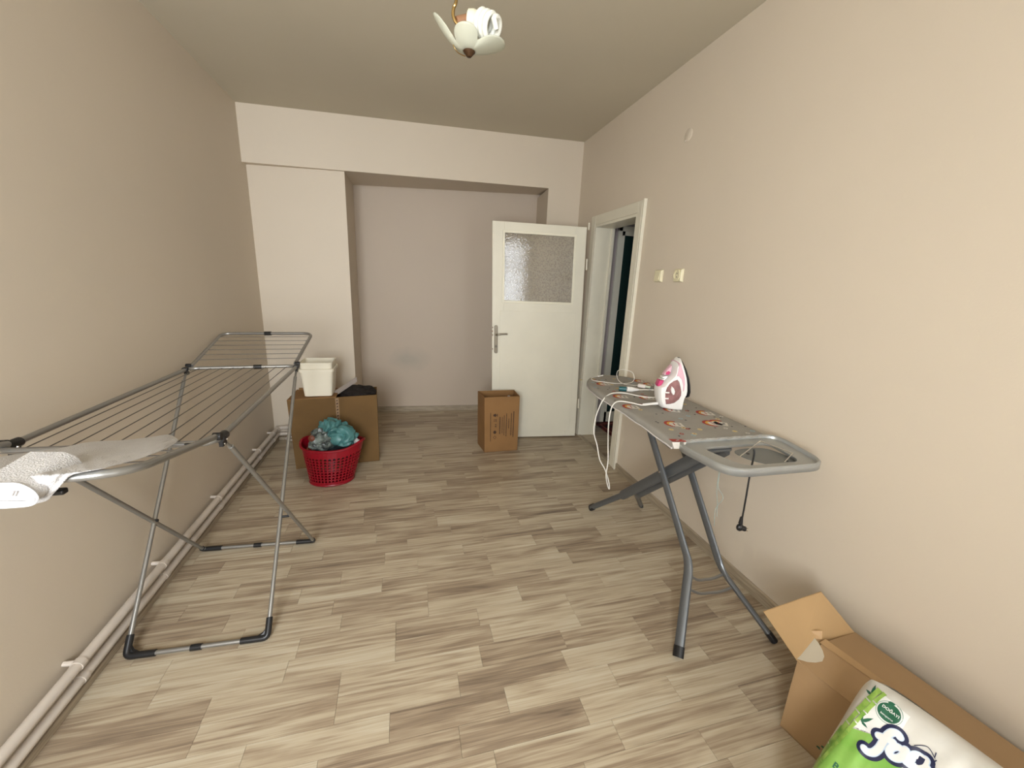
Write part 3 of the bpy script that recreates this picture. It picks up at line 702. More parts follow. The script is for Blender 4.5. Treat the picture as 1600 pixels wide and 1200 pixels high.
shell(b, rg); b.add(rg[-1], [tuple(range(n))]); b.build('inner_pail_rim', M_bucket, pt, smooth=40)

# red basket
bc = V((-.553, 2.995, 0)); rc = V((-.535, 3.035, .285))
bk = thing('laundry_basket', bc, 'red perforated plastic laundry basket with a teal bag inside', 'basket')
HR = .275
def bwall(a_, t_, off=0):
    ang = 2 * PI * a_; c_ = lerp(bc, rc, t_)
    rx, ry = lerp(.150, .215, t_) + off, lerp(.112, .155, t_) + off
    z = .004 + HR * t_ + (.035 * (abs(math.cos(ang + .35)) ** 6) * t_ ** 3)
    return V((c_.x + rx * math.cos(ang), c_.y + ry * math.sin(ang), z))
b = MB(); NA, NR = 42, 9; ta, tb = .10, .80
cellv = []; 
for j in range(NR):
    for i in range(NA):
        u0, u1 = i / NA, (i + 1) / NA; t0, t1 = lerp(ta, tb, j / NR), lerp(ta, tb, (j + 1) / NR)
        o4 = [bwall(u0, t0), bwall(u1, t0), bwall(u1, t1), bwall(u0, t1)]
        um, h_ = (u0 + u1) / 2, (u1 - u0)
        # triangular opening pointing up
        i4 = [bwall(um - .38 * h_, lerp(t0, t1, .16)), bwall(um + .38 * h_, lerp(t0, t1, .16)), bwall(um + .20 * h_, lerp(t0, t1, .84)), bwall(um - .20 * h_, lerp(t0, t1, .84))]
        b.add(o4 + i4, [(0, 1, 5, 4), (1, 2, 6, 5), (2, 3, 7, 6), (3, 0, 4, 7)])
b.grid(lambda u, v_: bwall(u, v_ * ta), NA, 1, True); b.grid(lambda u, v_: bwall(u, lerp(tb, 1, v_)), NA, 3, True)
b.add([bwall(i / NA, 0) for i in range(NA)], [tuple(reversed(range(NA)))])
b.build('basket_body', M_red, bk, smooth=0, solid=.0035, fixn=False)
b = MB(); b.tube([bwall(i / NA, 1, .006) for i in range(NA)], .009, 8, closed=True); b.build('rim', M_red, bk)
b = MB(); b.tube([bwall(i / NA, .03, .001) for i in range(NA)], .006, 8, closed=True); b.build('foot_ring', M_red, bk)
# bag and clothes in the basket
def bagmesh(c, r, sc, seed, fr):
    bm = bmesh.new(); bmesh.ops.create_icosphere(bm, subdivisions=5, radius=1.0)
    for v_ in bm.verts:
        p_ = v_.co.copy(); q_ = p_ * fr + V((seed, 1.7, seed * .5))
        w_ = V((noise.noise(q_), noise.noise(q_ + V((7, 0, 0))), noise.noise(q_ + V((0, 9, 0))))) * .9
        rd = abs(noise.noise(p_ * fr * 1.3 + w_ * 1.6 + V((0, seed, 0)))); rd2 = abs(noise.noise(p_ * fr * 2.6 + w_ * 2 + V((3, 0, seed))))
        d = 1.05 + w_.x * .35 - (1 - min(1, rd * 2.4)) * .24 - (1 - min(1, rd2 * 2.2)) * .05
        v_.co = V((p_.x * sc[0], p_.y * sc[1], p_.z * sc[2])) * d * r + V(c)
        v_.co.z = max(v_.co.z, .255)
    vs = [v_.co.copy() for v_ in bm.verts]; fs = [tuple(x.index for x in f.verts) for f in bm.faces]; bm.free(); return vs, fs
b = MB(); b.add(*bagmesh((-.545, 3.03, .375), .112, (1.05, .8, 1.0), 4.3, .95)); tb_ = b.build('plastic_bag', M_teal, smooth=40); tag(tb_, 'crumpled teal plastic bag heaped in the red laundry basket', 'bag')
b = MB(); b.add(*bagmesh((-.455, 3.0, .345), .098, (1.05, .85, .85), 9.1, 1.0)); b.build('bag_fold', M_teal, tb_, smooth=40)
M_pbag = mat('printed_bag_film', (.20, .24, .22), .3, var=.9, vscale=28, vcol=(.03, .035, .035))
b = MB(); vs, fs = crumple((-.60, 2.965, .335), .082, (1.0, .75, .95), 2.2, 4, .35, 2.2); b.add([V((q.x, q.y, max(q.z, .25))) for q in vs], fs)
pb_ = b.build('printed_bag', M_pbag, smooth=30); tag(pb_, 'pale grey bag with dark print tucked beside the teal bag in the basket', 'bag')
b = MB(); c_ = aty(487, 685, 2.885); b.lathe([(0, 0), (.018, 0), (.022, .004), (.012, .010), (0, .012)], c_, 18, (-.1, -.95, .2)); b.build('round_emblem', mat('rust_orange_print', (.13, .035, .015), .5), pb_)
b = MB(); vs, fs = crumple((-.535, 3.015, .215), .13, (1.0, .72, .4), 5.5, 4, .25, 2); b.add(vs, fs); tag(b.build('dark_laundry', mat('dark_laundry_cloth', (.02, .03, .035), .9), smooth=60), 'dark clothes lying under the bags inside the red basket', 'laundry')
b = MB(); vs, fs = crumple((-.362, 2.99, .300), .026, (.9, .7, .9), 1.5, 3, .3, 2); b.add(vs, fs); tag(b.build('white_cloth', M_towel, smooth=60), 'bit of white cloth peeping over the right rim of the red basket', 'cloth')

# small carton by the door
base = [V((.679, 3.306, 0)), V((1.002, 3.312, 0)), V((1.025, 3.50, 0)), V((.672, 3.51, 0))]
base = [V((.679, 3.306, 0)), V((.990, 3.312, 0)), V((.995, 3.53, 0)), V((.655, 3.525, 0))]
sm, T_ = carton('cardboard_box', base, .521, 'tall narrow open cardboard box with printing, beside the open door', M_card, top_shift=[(-.012, 0, 0), (0, 0, 0), (0, 0, -.0), (-.01, 0, 0)])
def sf(s_, t_, o=.0012): P = lerp(lerp(base[0], base[1], s_), lerp(T_[0], T_[1], s_), t_); return P + V((0, -o, 0))
b = MB(); rnd = random.Random(4)
def bar(s0, s1, t0, t1): b.slab([sf(s0, t0), sf(s1, t0), sf(s1, t1), sf(s0, t1)], (0, -.0003, 0))
for s0, t0, t1, w_ in ((.165, .20, .72, .018), (.43, .33, .64, .03), (.505, .34, .64, .018), (.56, .30, .67, .018), (.625, .28, .70, .022), (.695, .42, .60, .022), (.765, .29, .70, .026), (.83, .26, .73, .03)):
    t_ = t0
    while t_ < t1:
        l_ = rnd.uniform(.008, .022); bar(s0, s0 + w_, t_, min(t_ + l_, t1)); t_ += l_ + .005
# pictograms: glass, arrows, bottle, disc, star
b.slab([sf(.25, .66), sf(.33, .645), sf(.33, .705), sf(.25, .69)], (0, -.0003, 0)); bar(.33, .36, .668, .682); bar(.36, .375, .65, .70)
bar(.26, .345, .59, .598); bar(.26, .345, .565, .573); bar(.335, .345, .555, .608)
b.slab([sf(.29, .47), sf(.34, .455), sf(.34, .485)], (0, -.0003, 0)); b.slab([sf(.295, .505), sf(.34, .49), sf(.34, .515)], (0, -.0003, 0))
b.slab([sf(.30 + .045 * math.cos(a_), .365 + .03 * math.sin(a_)) for a_ in [i * PI / 8 for i in range(16)]], (0, -.0003, 0))
for a_ in range(4): 
    c1, s1 = math.cos(a_ * PI / 2), math.sin(a_ * PI / 2); c2, s2 = math.cos((a_ + 1) * PI / 2), math.sin((a_ + 1) * PI / 2)
    b.slab([sf(.30 + .05 * c1, .27 + .033 * s1), sf(.30 + .05 * c2, .27 + .033 * s2), sf(.30 + .038 * c2, .27 + .025 * s2), sf(.30 + .038 * c1, .27 + .025 * s1)], (0, -.0003, 0))
b.build('printing', M_ink, sm, smooth=0, kind='stuff')
b = MB(); b.lathe([(0, 0), (.022, 0), (.022, .44), (.012, .46), (.012, .475), (0, .475)], (.93, 3.47, .008), 16); tag(b.build('bottle', mat('pale_bottle_plastic', (.55, .52, .5), .3)), 'pale bottle top standing inside the narrow box by the door', 'bottle')

# ------------------------------------------------------------------ ironing board
ZB = .87
ib = thing('ironing_board', (1.38, 1.75, 0), 'ironing board with grey patterned cover and dark grey legs by the right wall', 'ironing board')
edge = [(1.105, 1.37), (1.13, 1.64), (1.145, 1.93), (1.155, 2.20), (1.20, 2.42), (1.28, 2.55), (1.39, 2.615), (1.50, 2.615), (1.60, 2.53), (1.645, 2.38), (1.652, 2.15), (1.642, 1.9), (1.63, 1.65), (1.615, 1.37)]
L_ = [V((x, y, 0)) for x, y in edge]
L_ = spline(L_, 5)
cen = V((1.39, 1.95, 0))
def inset(q, d): return q + (cen - q).normalized() * d
def zz(q, z): return V((q.x, q.y, z))
n = len(L_)
b = MB(); prof = [(.02, ZB - .040), (.0, ZB - .032), (-.002, ZB - .012), (.004, ZB - .003), (.014, ZB), (.05, ZB + .0015)]
rings = [[zz(inset(q, d), z) for q in L_] for d, z in prof]
vs = [q for r_ in rings for q in r_]
b.add(vs, [(i * n + k, i * n + (k + 1) % n, (i + 1) * n + (k + 1) % n, (i + 1) * n + k) for i in range(len(rings) - 1) for k in range(n)] + [tuple(range((len(rings) - 1) * n, len(rings) * n))])
M_cover = mat('grey_cover_cloth', (0.33, 0.31, 0.275), 0.9, bump=.3, bscale=160, var=.08, vscale=9)
b.build('cover', M_cover, ib, smooth=60)
b = MB(); b.tube([zz(inset(q, -.002), ZB - .030 + .002 * math.sin(i * 1.7)) for i, q in enumerate(L_)], .0035, 6); b.build('piping', mat('pale_piping', (.62, .58, .56), .8), ib)
b = MB(); b.slab([zz(inset(q, .03), ZB - .045) for q in L_], (0, 0, .008)); b.build('board_base', M_leg, ib, smooth=0)
# printed cover motifs: little houses under arches, rings and dots
M_pr = {k: mat('print_' + k, c, .9) for k, c in dict(red=(.36, .05, .035), yellow=(.62, .36, .06), white=(.62, .58, .52), blue=(.30, .42, .48), dark=(.05, .05, .055), sand=(.58, .48, .26)).items()}
pm = {k: MB() for k in M_pr}
def P2(c, a_, x, y, z=.0022): return V((c[0] + x * math.cos(a_) - y * math.sin(a_), c[1] + x * math.sin(a_) + y * math.cos(a_), ZB + z))
def poly(k, c, a_, pts, z=.0022): pm[k].slab([P2(c, a_, x, y, z) for x, y in pts], (0, 0, .0002))
def arc(k, c, a_, r0, r1, t0, t1, z=.0022, sy=1):
    n = 8
    for i in range(n):
        q = [lerp(t0, t1, i / n), lerp(t0, t1, (i + 1) / n)]
        poly(k, c, a_, [(r0 * math.cos(q[0]), r0 * sy * math.sin(q[0])), (r1 * math.cos(q[0]), r1 * sy * math.sin(q[0])), (r1 * math.cos(q[1]), r1 * sy * math.sin(q[1])), (r0 * math.cos(q[1]), r0 * sy * math.sin(q[1]))], z)
rnd = random.Random(11)
houses = []
for (u, v_) in ((1052, 663), (1101, 646), (1112, 662), (1010, 622), (969, 620), (985, 636), (1049, 641), (1000, 596), (1015, 601)):
    q = atz(u, v_, ZB); houses.append((q.x, q.y))
houses += [(1.28, 2.35), (1.5, 1.55)]
for hx, hy in houses:
    a_ = rnd.uniform(-.7, .2) + PI / 2
    arc('red', (hx, hy), a_, .031, .045, -.5, PI * .95); arc('yellow', (hx, hy), a_, .020, .031, -.3, PI * .95, .0023)
    poly('white', (hx, hy), a_, [(-.035, -.042), (.018, -.042), (.018, .012), (-.008, .024), (-.035, .012)], .0026)
    poly('dark', (hx, hy), a_, [(-.02, -.03), (-.012, -.03), (-.012, -.018), (-.02, -.018)], .0029); poly('dark', (hx, hy), a_, [(-.002, -.03), (.006, -.03), (.006, -.018), (-.002, -.018)], .0029)
    poly('red', (hx, hy), a_, [(-.02, -.004), (.008, -.004), (.008, .002), (-.02, .002)], .0029)
def inside(x, y): return y < 2.5 and y > 1.40 and x > 1.16 and x < 1.60
for i in range(95):
    x, y = rnd.uniform(1.16, 1.60), rnd.uniform(1.40, 2.5)
    if any((x - h0) ** 2 + (y - h1) ** 2 < .058 ** 2 for h0, h1 in houses): continue
    t_ = i % 5
    if t_ < 2: arc('dark', (x, y), 0, .0005, .0055, 0, 2 * PI)
    elif t_ == 2: arc('sand', (x, y), 0, .0005, .0125, 0, 2 * PI); arc('red' if i % 2 else 'yellow', (x, y), 0, .0005, .004, 0, 2 * PI, .0025)
    elif t_ == 3: arc('blue', (x, y), 0, .006, .0115, 0, 2 * PI)
    else: arc('white' if i % 2 else 'red', (x, y), 0, .005, .0105, 0, 2 * PI)
for k in pm: pm[k].build('cover_print', M_pr[k], ib, smooth=0, kind='stuff', fixn=False)
# motif folded over the near-left corner
b = MB(); q0 = V((1.127, 1.352, ZB - .002)); b.slab([(1.098, 1.365, ZB + .001), (1.16, 1.352, ZB + .002), (1.15, 1.35, ZB - .026), (1.105, 1.355, ZB - .026)], (0, -.002, 0)); b.build('cover_corner', M_pr['white'], ib, smooth=0, label='white and red printed corner of the cover')
b = MB(); b.slab([(1.098, 1.390, ZB + .0045), (1.165, 1.375, ZB + .0045), (1.16, 1.35, ZB + .0045), (1.098, 1.362, ZB + .0045)], (0, 0, .0005)); b.build('cover_corner', M_pr['red'], ib, smooth=0)
# wrinkled near hem of the cover
b = MB(); b.tube([(1.12 + i * .0125, 1.368 + .004 * math.sin(i * 1.1), ZB + .001 + .002 * math.sin(i * 2.3)) for i in range(40)], .005, 6); b.build('cover_hem', M_cover, ib)
# tray frame
tz = ZB - .004
to = fillet([V((1.105, 1.385, tz)), V((1.125, 1.10, tz)), V((1.63, 1.085, tz)), V((1.67, 1.385, tz))], .085, 7)
to = fillet([V((1.105, 1.375, tz)), V((1.14, 1.075, tz)), V((1.595, 1.065, tz)), V((1.665, 1.375, tz))], .09, 8, True)
ti = fillet([V((1.205, 1.315, tz)), V((1.25, 1.13, tz)), V((1.53, 1.125, tz)), V((1.565, 1.315, tz))], .05, 8, True)
n = len(to)
b = MB(); ct = V((1.39, 1.22, 0))
prof = [(to, 0, -.022), (to, 0, .004), (to, .006, .008), (to, .012, .004), (to, .015, -.006)]
rings = []
for src, d, dz in prof:
    rings.append([q + (V((ct.x, ct.y, tz)) - q).normalized() * d + V((0, 0, dz)) for q in src])
rings.append([q + V((0, 0, -.008)) for q in ti]); rings.append([q + V((0, 0, -.018)) for q in ti])
vs = [q for r_ in rings for q in r_]
b.add(vs, [(i * n + k, i * n + (k + 1) % n, (i + 1) * n + (k + 1) % n, (i + 1) * n + k) for i in range(len(rings) - 1) for k in range(n)])
b.build('iron_rest', M_tray, ib, smooth=35, solid=.002)
# socket plate hanging in the rest, wire clips, plugged lead
b = MB(); q = spline([V((x, y, 0)) for x, y in ((1.36, 1.29), (1.50, 1.30), (1.545, 1.25), (1.54, 1.15), (1.44, 1.135), (1.36, 1.20))], 5, True)
b.slab([zz(x, tz - .026) for x in q], (0, 0, .004)); b.build('socket_plate', mat('grey_plate', (.20, .21, .205), .4, metal=.4), ib, smooth=0)
b = MB()
for x, y in ((1.395, 1.255), (1.50, 1.165)):
    b = MB(); b.tube([(x, y, tz - .022), (x, y, tz - .0205)], .007, 12); b.build('plate_hole', M_black, ib)
b = MB(); 
b.tube([atz(1157, 713, tz + .002), atz(1188, 689, tz + .012)], .0022, 8); b.tube([atz(1188, 689, tz + .012), atz(1238, 708, tz + .006)], .0018, 8); b.tube([atz(1239, 708, tz + .012), atz(1226, 722, tz + .002)], .0022, 8)
b.tube([atz(1195, 737, tz - .03), atz(1207, 739, tz - .045), atz(1212, 734, tz - .03)], .002, 6)
b.build('wire_rest', M_chrome, ib)
cx_ = 1.36; pth = spline([atx(1178, 702, cx_), atx(1178, 712, cx_), atx(1172, 740, cx_), atx(1166, 775, cx_), atx(1160, 808, cx_), atx(1157, 816, cx_)], 6)
b = MB(); b.tube(pth, .0036, 8); cr_ = b.build('power_lead', M_black, ib)
b = MB(); pc_ = atx(1156, 824, cx_); b.tube([atx(1159, 808, cx_), atx(1157, 818, cx_)], [.006, .009], 10); b.ball(pc_, .0165, 14, (1, .75, 1)); b.tube([pc_, pc_ + V((.022, -.006, -.006))], .011, 12)
b.build('plug', M_black, cr_)
b = MB(); b.tube([pc_ + V((.02, -.006, -.001)), pc_ + V((.034, -.01, -.003))], .0022, 6); b.tube([pc_ + V((.02, -.006, -.012)), pc_ + V((.034, -.01, -.015))], .0022, 6); b.build('plug_pins', M_chrome, cr_)
b = MB(); gx = 1.2
b.tube(spline([atx(u, v_, gx) for u, v_ in ((1126, 733), (1122, 760), (1130, 778), (1118, 795), (1116, 822))], 5), .0009, 5)
b.tube(spline([atx(u, v_, gx) for u, v_ in ((1124, 733), (1120, 765), (1121, 785), (1120, 807))], 5), .0009, 5); b.build('loose_thread', mat('grey_green_thread', (.25, .33, .31), .8), ib)
# legs: oval tube, knees, splayed feet
def oleg(path, nm='leg', wy=.013, wz=.022, thin=False):
    fp_ = fillet(path, .045, 5); b = MB(); b.tube(fp_, [(.0185 if (thin and i < 3) else wz) for i in range(len(fp_))], 12, ry=wy, upv=(0, 1, .25)); return b.build(nm, M_leg, ib)
fA, fB = atz(1060, 1022, .02), atz(1207, 998, .02)
kA, kB = atx(1077, 882, 1.25), atx(1127, 890, 1.42)
tA, tB = V((1.25, 1.80, .826)), V((1.42, 1.80, .80)); tA = lerp(kA, atx(1013, 668, 1.25), 1.06); tB = lerp(kB, atx(1061, 700, 1.42), 1.0)
tB = V((1.42, tA.y, tA.z))
tA.z = tB.z = .826
lA = oleg([fA, kA, tA]); lB = oleg([fB, kB, tB])
fC, fD = atz(924, 793, .02), atz(1001, 789, .02)
kC = atx(974, 773, 1.285); kD = kC + V((.085, -.01, 0)); tC = atx(1108, 712, 1.285); tD = tC + V((.085, 0, 0))
tC.z = tD.z = .828
oleg([fC, kC, tC], wz=.029, wy=.016, thin=True); oleg([fD, kD, tD], wz=.029, wy=.016, thin=True)
b = MB(); b.tube([tC + V((-.02, 0, -.0)), tD + V((.02, 0, 0))], .012, 10); b.build('hinge_bar', M_leg, ib)
for f_, k_ in ((fA, kA), (fB, kB), (fC, kC), (fD, kD)):
    d = (k_ - f_).normalized(); b = MB(); b.tube([f_ - d * .012, f_ + d * .03], .0235, 12, ry=.0155, upv=(0, 1, .25)); b.build('foot_cap', M_black, ib)
# stretchers
for a_, c_ in ((.12, .06), (.28, .26)):
    p_ = lerp(kA, fA, a_); q_ = lerp(kB, fB, c_); m_ = (p_ + q_) / 2 + V((0, 0, -.03))
    b = MB(); b.tube(spline([p_, lerp(p_, m_, .55) + V((0, 0, -.014)), m_, lerp(m_, q_, .45) + V((0, 0, -.008)), q_], 5), .0065, 8); b.build('stretcher', M_steel, ib)
b = MB(); best = min(((lerp(kA, tA, i / 60), lerp(kC, tC, j / 60)) for i in range(61) for j in range(61)), key=lambda q: abs(q[0].y - q[1].y) + abs(q[0].z - q[1].z))
pv = best[0]; b.tube([pv + V((-.018, 0, 0)), pv + V((.20, 0, 0))], .006, 10); b.build('pivot_bar', M_chrome, ib)

# ------------------------------------------------------------------ iron, standing on its heel
io = V((1.395, 1.80, ZB + .003)); ax = V((.97, -.24, 0)).normalized(); ay = V((.24, .97, 0)).normalized()
# choose scale from the photograph: 88 px tall
sc_ = .0041 / 1.0
ir = thing('iron', io, 'white and pink steam iron standing upright on the ironing board', 'iron')
PXM = .00338   # metres per photo pixel at the iron
def ip(u, v_, d=0.0): return io + ax * ((u - 1042) * PXM) + V((0, 0, (640.5 - v_) * PXM)) + ay * d
def c2(x, y): return (990 + x / 12, 550 + y / 12)
def lens_shape(mb, pts, th, ex=1.0, off=0.0, steps=4, k_=0.35):
    """outline pts (crop coords) -> bulged solid of half thickness th about the iron's mid plane"""
    O = [c2(*q) for q in pts]; cu = sum(q[0] for q in O) / len(O); cv = sum(q[1] for q in O) / len(O); n = len(O)
    lay = []
    for sgn in (-1, 1):
        for i in range(steps + 1):
            f = i / steps; s_ = 1 - k_ * f ** 2.2; dd = sgn * th * (f ** .6 if f else 0.0)
            lay.append([ip(cu + (q[0] - cu) * s_, cv + (q[1] - cv) * s_, dd + off) for q in O])
    for h_ in (lay[:steps + 1], lay[steps + 1:]):
        vs = [q for r_ in h_ for q in r_]
        mb.add(vs, [(i * n + k, i * n + (k + 1) % n, (i + 1) * n + (k + 1) % n, (i + 1) * n + k) for i in range(steps) for k in range(n)] + [tuple(range(steps * n, steps * n + n))])
body = [(668, 78), (720, 170), (775, 290), (830, 430), (862, 560), (880, 690), (878, 780), (845, 850), (832, 960), (828, 1092), (700, 1092), (560, 1075), (430, 1048), (385, 980), (345, 860), (325, 730), (322, 640), (400, 610), (440, 540), (520, 450), (580, 380), (600, 300), (600, 180)]
b = MB(); lens_shape(b, body, .050, k_=.12); b.build('body', M_white, ir, smooth=50)
b = MB(); O = [c2(*q) for q in [(672, 72), (730, 165), (790, 290), (845, 430), (880, 560), (903, 700), (900, 790), (880, 826)]]
vs = []; hw = [.004, .022, .036, .045, .050, .052, .048, .035]
for (u, v_), h_ in zip(O, hw):
    for du in (-1.5, .8):
        for s_ in (-1, 1): vs.append(ip(u + du, v_, s_ * h_))
fs = []
for i in range(len(O) - 1):
    a_ = i * 4; fs += [(a_, a_ + 4, a_ + 5, a_ + 1), (a_ + 2, a_ + 3, a_ + 7, a_ + 6), (a_, a_ + 2, a_ + 6, a_ + 4), (a_ + 1, a_ + 5, a_ + 7, a_ + 3)]
fs += [(0, 1, 3, 2), (len(vs) - 4, len(vs) - 2, len(vs) - 1, len(vs) - 3)]
b.add(vs, fs); b.build('soleplate', M_black, ir, smooth=40)
M_tank = mat('translucent_rose_tank', (0.34, 0.17, 0.165), 0.12, coat=.5, var=.35, vscale=30)
M_pink = mat('pale_pink_plastic', (0.72, 0.45, 0.52), 0.25); M_cerise = mat('cerise_plastic', (0.52, 0.05, 0.15), 0.25)
tank = [(460, 1000), (425, 870), (410, 740), (430, 620), (480, 530), (560, 460), (640, 428), (690, 480), (730, 580), (765, 690), (772, 790), (735, 880), (650, 960), (550, 990)]
b = MB(); lens_shape(b, tank, .056, k_=.22); tk = b.build('water_tank', M_tank, ir, smooth=50)
b = MB(); lens_shape(b, [(615, 140), (650, 150), (700, 270), (760, 420), (788, 560), (792, 690), (775, 720), (762, 600), (715, 470), (640, 400), (600, 400), (612, 300)], .054, k_=.10); b.build('side_panel', M_pink, ir, smooth=50)
b = MB(); lens_shape(b, [(545, 215), (560, 260), (545, 370), (500, 420), (430, 425), (408, 415), (470, 310)], .016, k_=.2); b.build('steam_button', M_pink, ir, smooth=50)
b = MB(); lens_shape(b, [(500, 330), (540, 360), (510, 415), (440, 410), (450, 350)], .019, k_=.2); b.build('spray_button', M_cerise, ir, smooth=50)
b = MB(); lens_shape(b, [(340, 510), (430, 515), (415, 570), (385, 620), (325, 650), (308, 620)], .022, k_=.2); b.build('handle_tip', M_cerise, ir, smooth=50)
b = MB(); lens_shape(b, [(395, 455), (470, 430), (500, 440), (440, 520), (365, 512), (440, 490), (390, 470)], .018, k_=.1); b.build('handle_bridge', M_white, ir, smooth=50)
b = MB(); lens_shape(b, [(525, 580), (570, 620), (605, 690), (600, 760), (575, 775), (535, 720), (512, 650)], .064, k_=.2); b.build('temperature_dial', M_white, ir, smooth=50)
b = MB()
for yy_ in (722, 838):
    b = MB(); b.slab([ip(*c2(435, yy_ - 12), -.057), ip(*c2(505, yy_ - 12), -.057), ip(*c2(505, yy_ + 12), -.057), ip(*c2(435, yy_ + 12), -.057)], ay * .004)
    b.build('level_mark', M_white, tk, smooth=0)
# iron cord: sleeve, over the board edge, down, up again and back behind the iron to its plug
def oz(u, v_, z): return atz(u, v_, z)
ce = [ip(*c2(385, 990), 0), oz(1005, 633, ZB + .012), oz(985, 629, ZB + .010), oz(968, 627, ZB + .008), atx(959, 631, 1.135), atx(954, 642, 1.12), atx(951, 662, 1.115), aty(950, 690, 2.01), aty(950, 720, 2.02), aty(947, 742, 2.03), aty(949, 757, 2.04), aty(952, 764, 2.045), aty(951, 752, 2.05),
      aty(945, 733, 2.06), aty(937, 718, 2.07), aty(933, 696, 2.08), aty(928, 676, 2.09), atx(930, 656, 1.11), atx(935, 640, 1.12), atx(943, 624, 1.14), oz(955, 615, ZB + .008), oz(975, 614, ZB + .006), oz(1000, 619, ZB + .006), oz(1022, 621, ZB + .006), oz(1036, 617, ZB + .006), oz(1034, 611, ZB + .006), oz(1015, 609, ZB + .008), oz(998, 609, ZB + .010)]
b = MB(); b.tube(spline(ce, 6), .0036, 8); cb = b.build('cord', M_cable, ir)
b = MB(); b.tube([ip(*c2(400, 995), 0), oz(1004, 632, ZB + .012)], [.008, .005], 10); b.build('strain_relief', M_white, cb)
p_, q_ = oz(998, 609, ZB + .014), oz(979, 608, ZB + .016)
b = MB(); b.tube([p_, lerp(p_, q_, .3), lerp(p_, q_, .6), q_], [.006, .011, .017, .017], 14); b.build('plug', M_white, cb)
# teal adapter the plug sits in
b = MB(); r_ = oz(967, 607, ZB + .016); b.tube([q_ + (r_ - q_) * .05, r_], [.016, .014], 14); ta_ = b.build('plug_adapter', mat('dark_teal_plastic', (.02, .10, .11), .3), smooth=40)
tag(ta_, 'small dark teal plug adapter on the ironing board left of the white plug', 'adapter')
b = MB(); d_ = (r_ - q_).normalized(); b.tube([r_, r_ + d_ * .02], .0028, 8); b.build('pin', M_brass, ta_)
# thin charging cable with its block
ch = thing('charging_cable', oz(990, 600, ZB), 'thin white charging cable looped on the narrow end of the ironing board', 'cable')
z1 = ZB + .006
cpts = [oz(998, 602, ZB + .014), oz(990, 602, z1), oz(975, 600, z1), oz(967, 595, ZB + .02)] + [aty(964, 588, 2.33), aty(965, 580, 2.36), aty(971, 577.5, 2.38), aty(978, 578, 2.38), aty(988, 582, 2.38), aty(991, 590, 2.36)] + \
       [oz(989, 596, ZB + .012), oz(980, 599, z1), oz(960, 599, z1), oz(945, 597, z1), oz(930, 595, z1), oz(924, 592.5, z1), oz(926, 590, z1), oz(935, 588, z1 - .002)]
b = MB(); b.tube(spline(cpts, 6), .0021, 7); b.build('cable', M_cable, ch)
b = MB(); b.tube([oz(935, 588, z1), oz(942, 586.6, z1)], .0045, 10); b.build('connector', M_white, ch)
a_, c_ = oz(997, 602, ZB + .015), oz(1009, 604, ZB + .015); dd = (c_ - a_).normalized(); sd = dd.cross(V((0, 0, 1)))
b = MB(); b.hexa([a_ - sd * .014 - V((0, 0, .011)), c_ - sd * .014 - V((0, 0, .011)), c_ + sd * .014 - V((0, 0, .011)), a_ + sd * .014 - V((0, 0, .011)), a_ - sd * .014 + V((0, 0, .011)), c_ - sd * .014 + V((0, 0, .011)), c_ + sd * .014 + V((0, 0, .011)), a_ + sd * .014 + V((0, 0, .011))]); b.build('charger_block', mat('warm_white_plastic', (.78, .70, .64), .35), ch, bevel=.004)
b = MB(); b.tube([c_, c_ + dd * .03], .008, 10); b.build('charger_end', mat('pale_green_plastic', (.62, .68, .55), .3), ch)

# ------------------------------------------------------------------ ceiling lamp
lp = thing('ceiling_lamp', (.16, 1.2, 2.06), 'brass ceiling lamp arm with frosted petal shade and spiral bulb', 'lamp')
Y0 = 1.2
def ly(u, v_, d=0): return aty(u, v_, Y0 + d)
zt = ceil_z(.14)
b = MB(); b.tube(spline([V((.17, Y0 + .06, zt - .03)), V((.165, Y0 + .05, 2.5)), V((.155, Y0 + .02, 2.26)), ly(713, 0), ly(709, 12), ly(708, 24), ly(712, 34), ly(718, 40), ly(724, 42)], 6), .0042, 10); b.build('arm', M_brass, lp)
b = MB(); b.lathe([(0, 0), (.05, 0), (.045, -.02), (.015, -.035), (0, -.036)], (.17, Y0 + .06, zt - .001), 24); b.build('canopy', M_brass, lp)
b = MB(); s0, s1 = ly(714, 35), ly(731, 31); b.tube([s0, s1], .0125, 16); b.build('lampholder', M_brown, lp)
b = MB(); e1 = ly(740, 32, -.006); e2 = ly(747, 34, -.012); b.tube([s1, lerp(s1, e1, .2), e1, e2], [.012, .022, .023, .020], 20); bl = b.build('bulb_base', mat('cream_bulb_plastic', (.60, .56, .42), .35), lp)
axd = (ly(768, 43, -.043) - ly(736, 31, .0)).normalized(); a1 = axd.orthogonal().normalized(); a2 = axd.cross(a1)
hel = []; TR = 3.3
for i in range(110):
    f = i / 109; an = 2 * PI * TR * f; rr = .0245 * (1 if f < .85 else 1 - (f - .85) * 1.2)
    hel.append(e2 + axd * (.008 + .048 * f) + (a1 * math.cos(an) + a2 * math.sin(an)) * rr)
last = hel[-1]; hel += [lerp(last, e2 + axd * .061, .5), e2 + axd * .060]
b = MB(); b.tube(hel, .0068, 10); b.build('spiral_tube', mat('white_tube_glass', (.62, .61, .54), .25), bl)
b = MB(); b.tube([e2 - axd * .0, e2 + axd * .008 + a1 * .0], .012, 14); b.build('tube_socket', mat('cream_plastic', (.8, .76, .62), .4), bl)
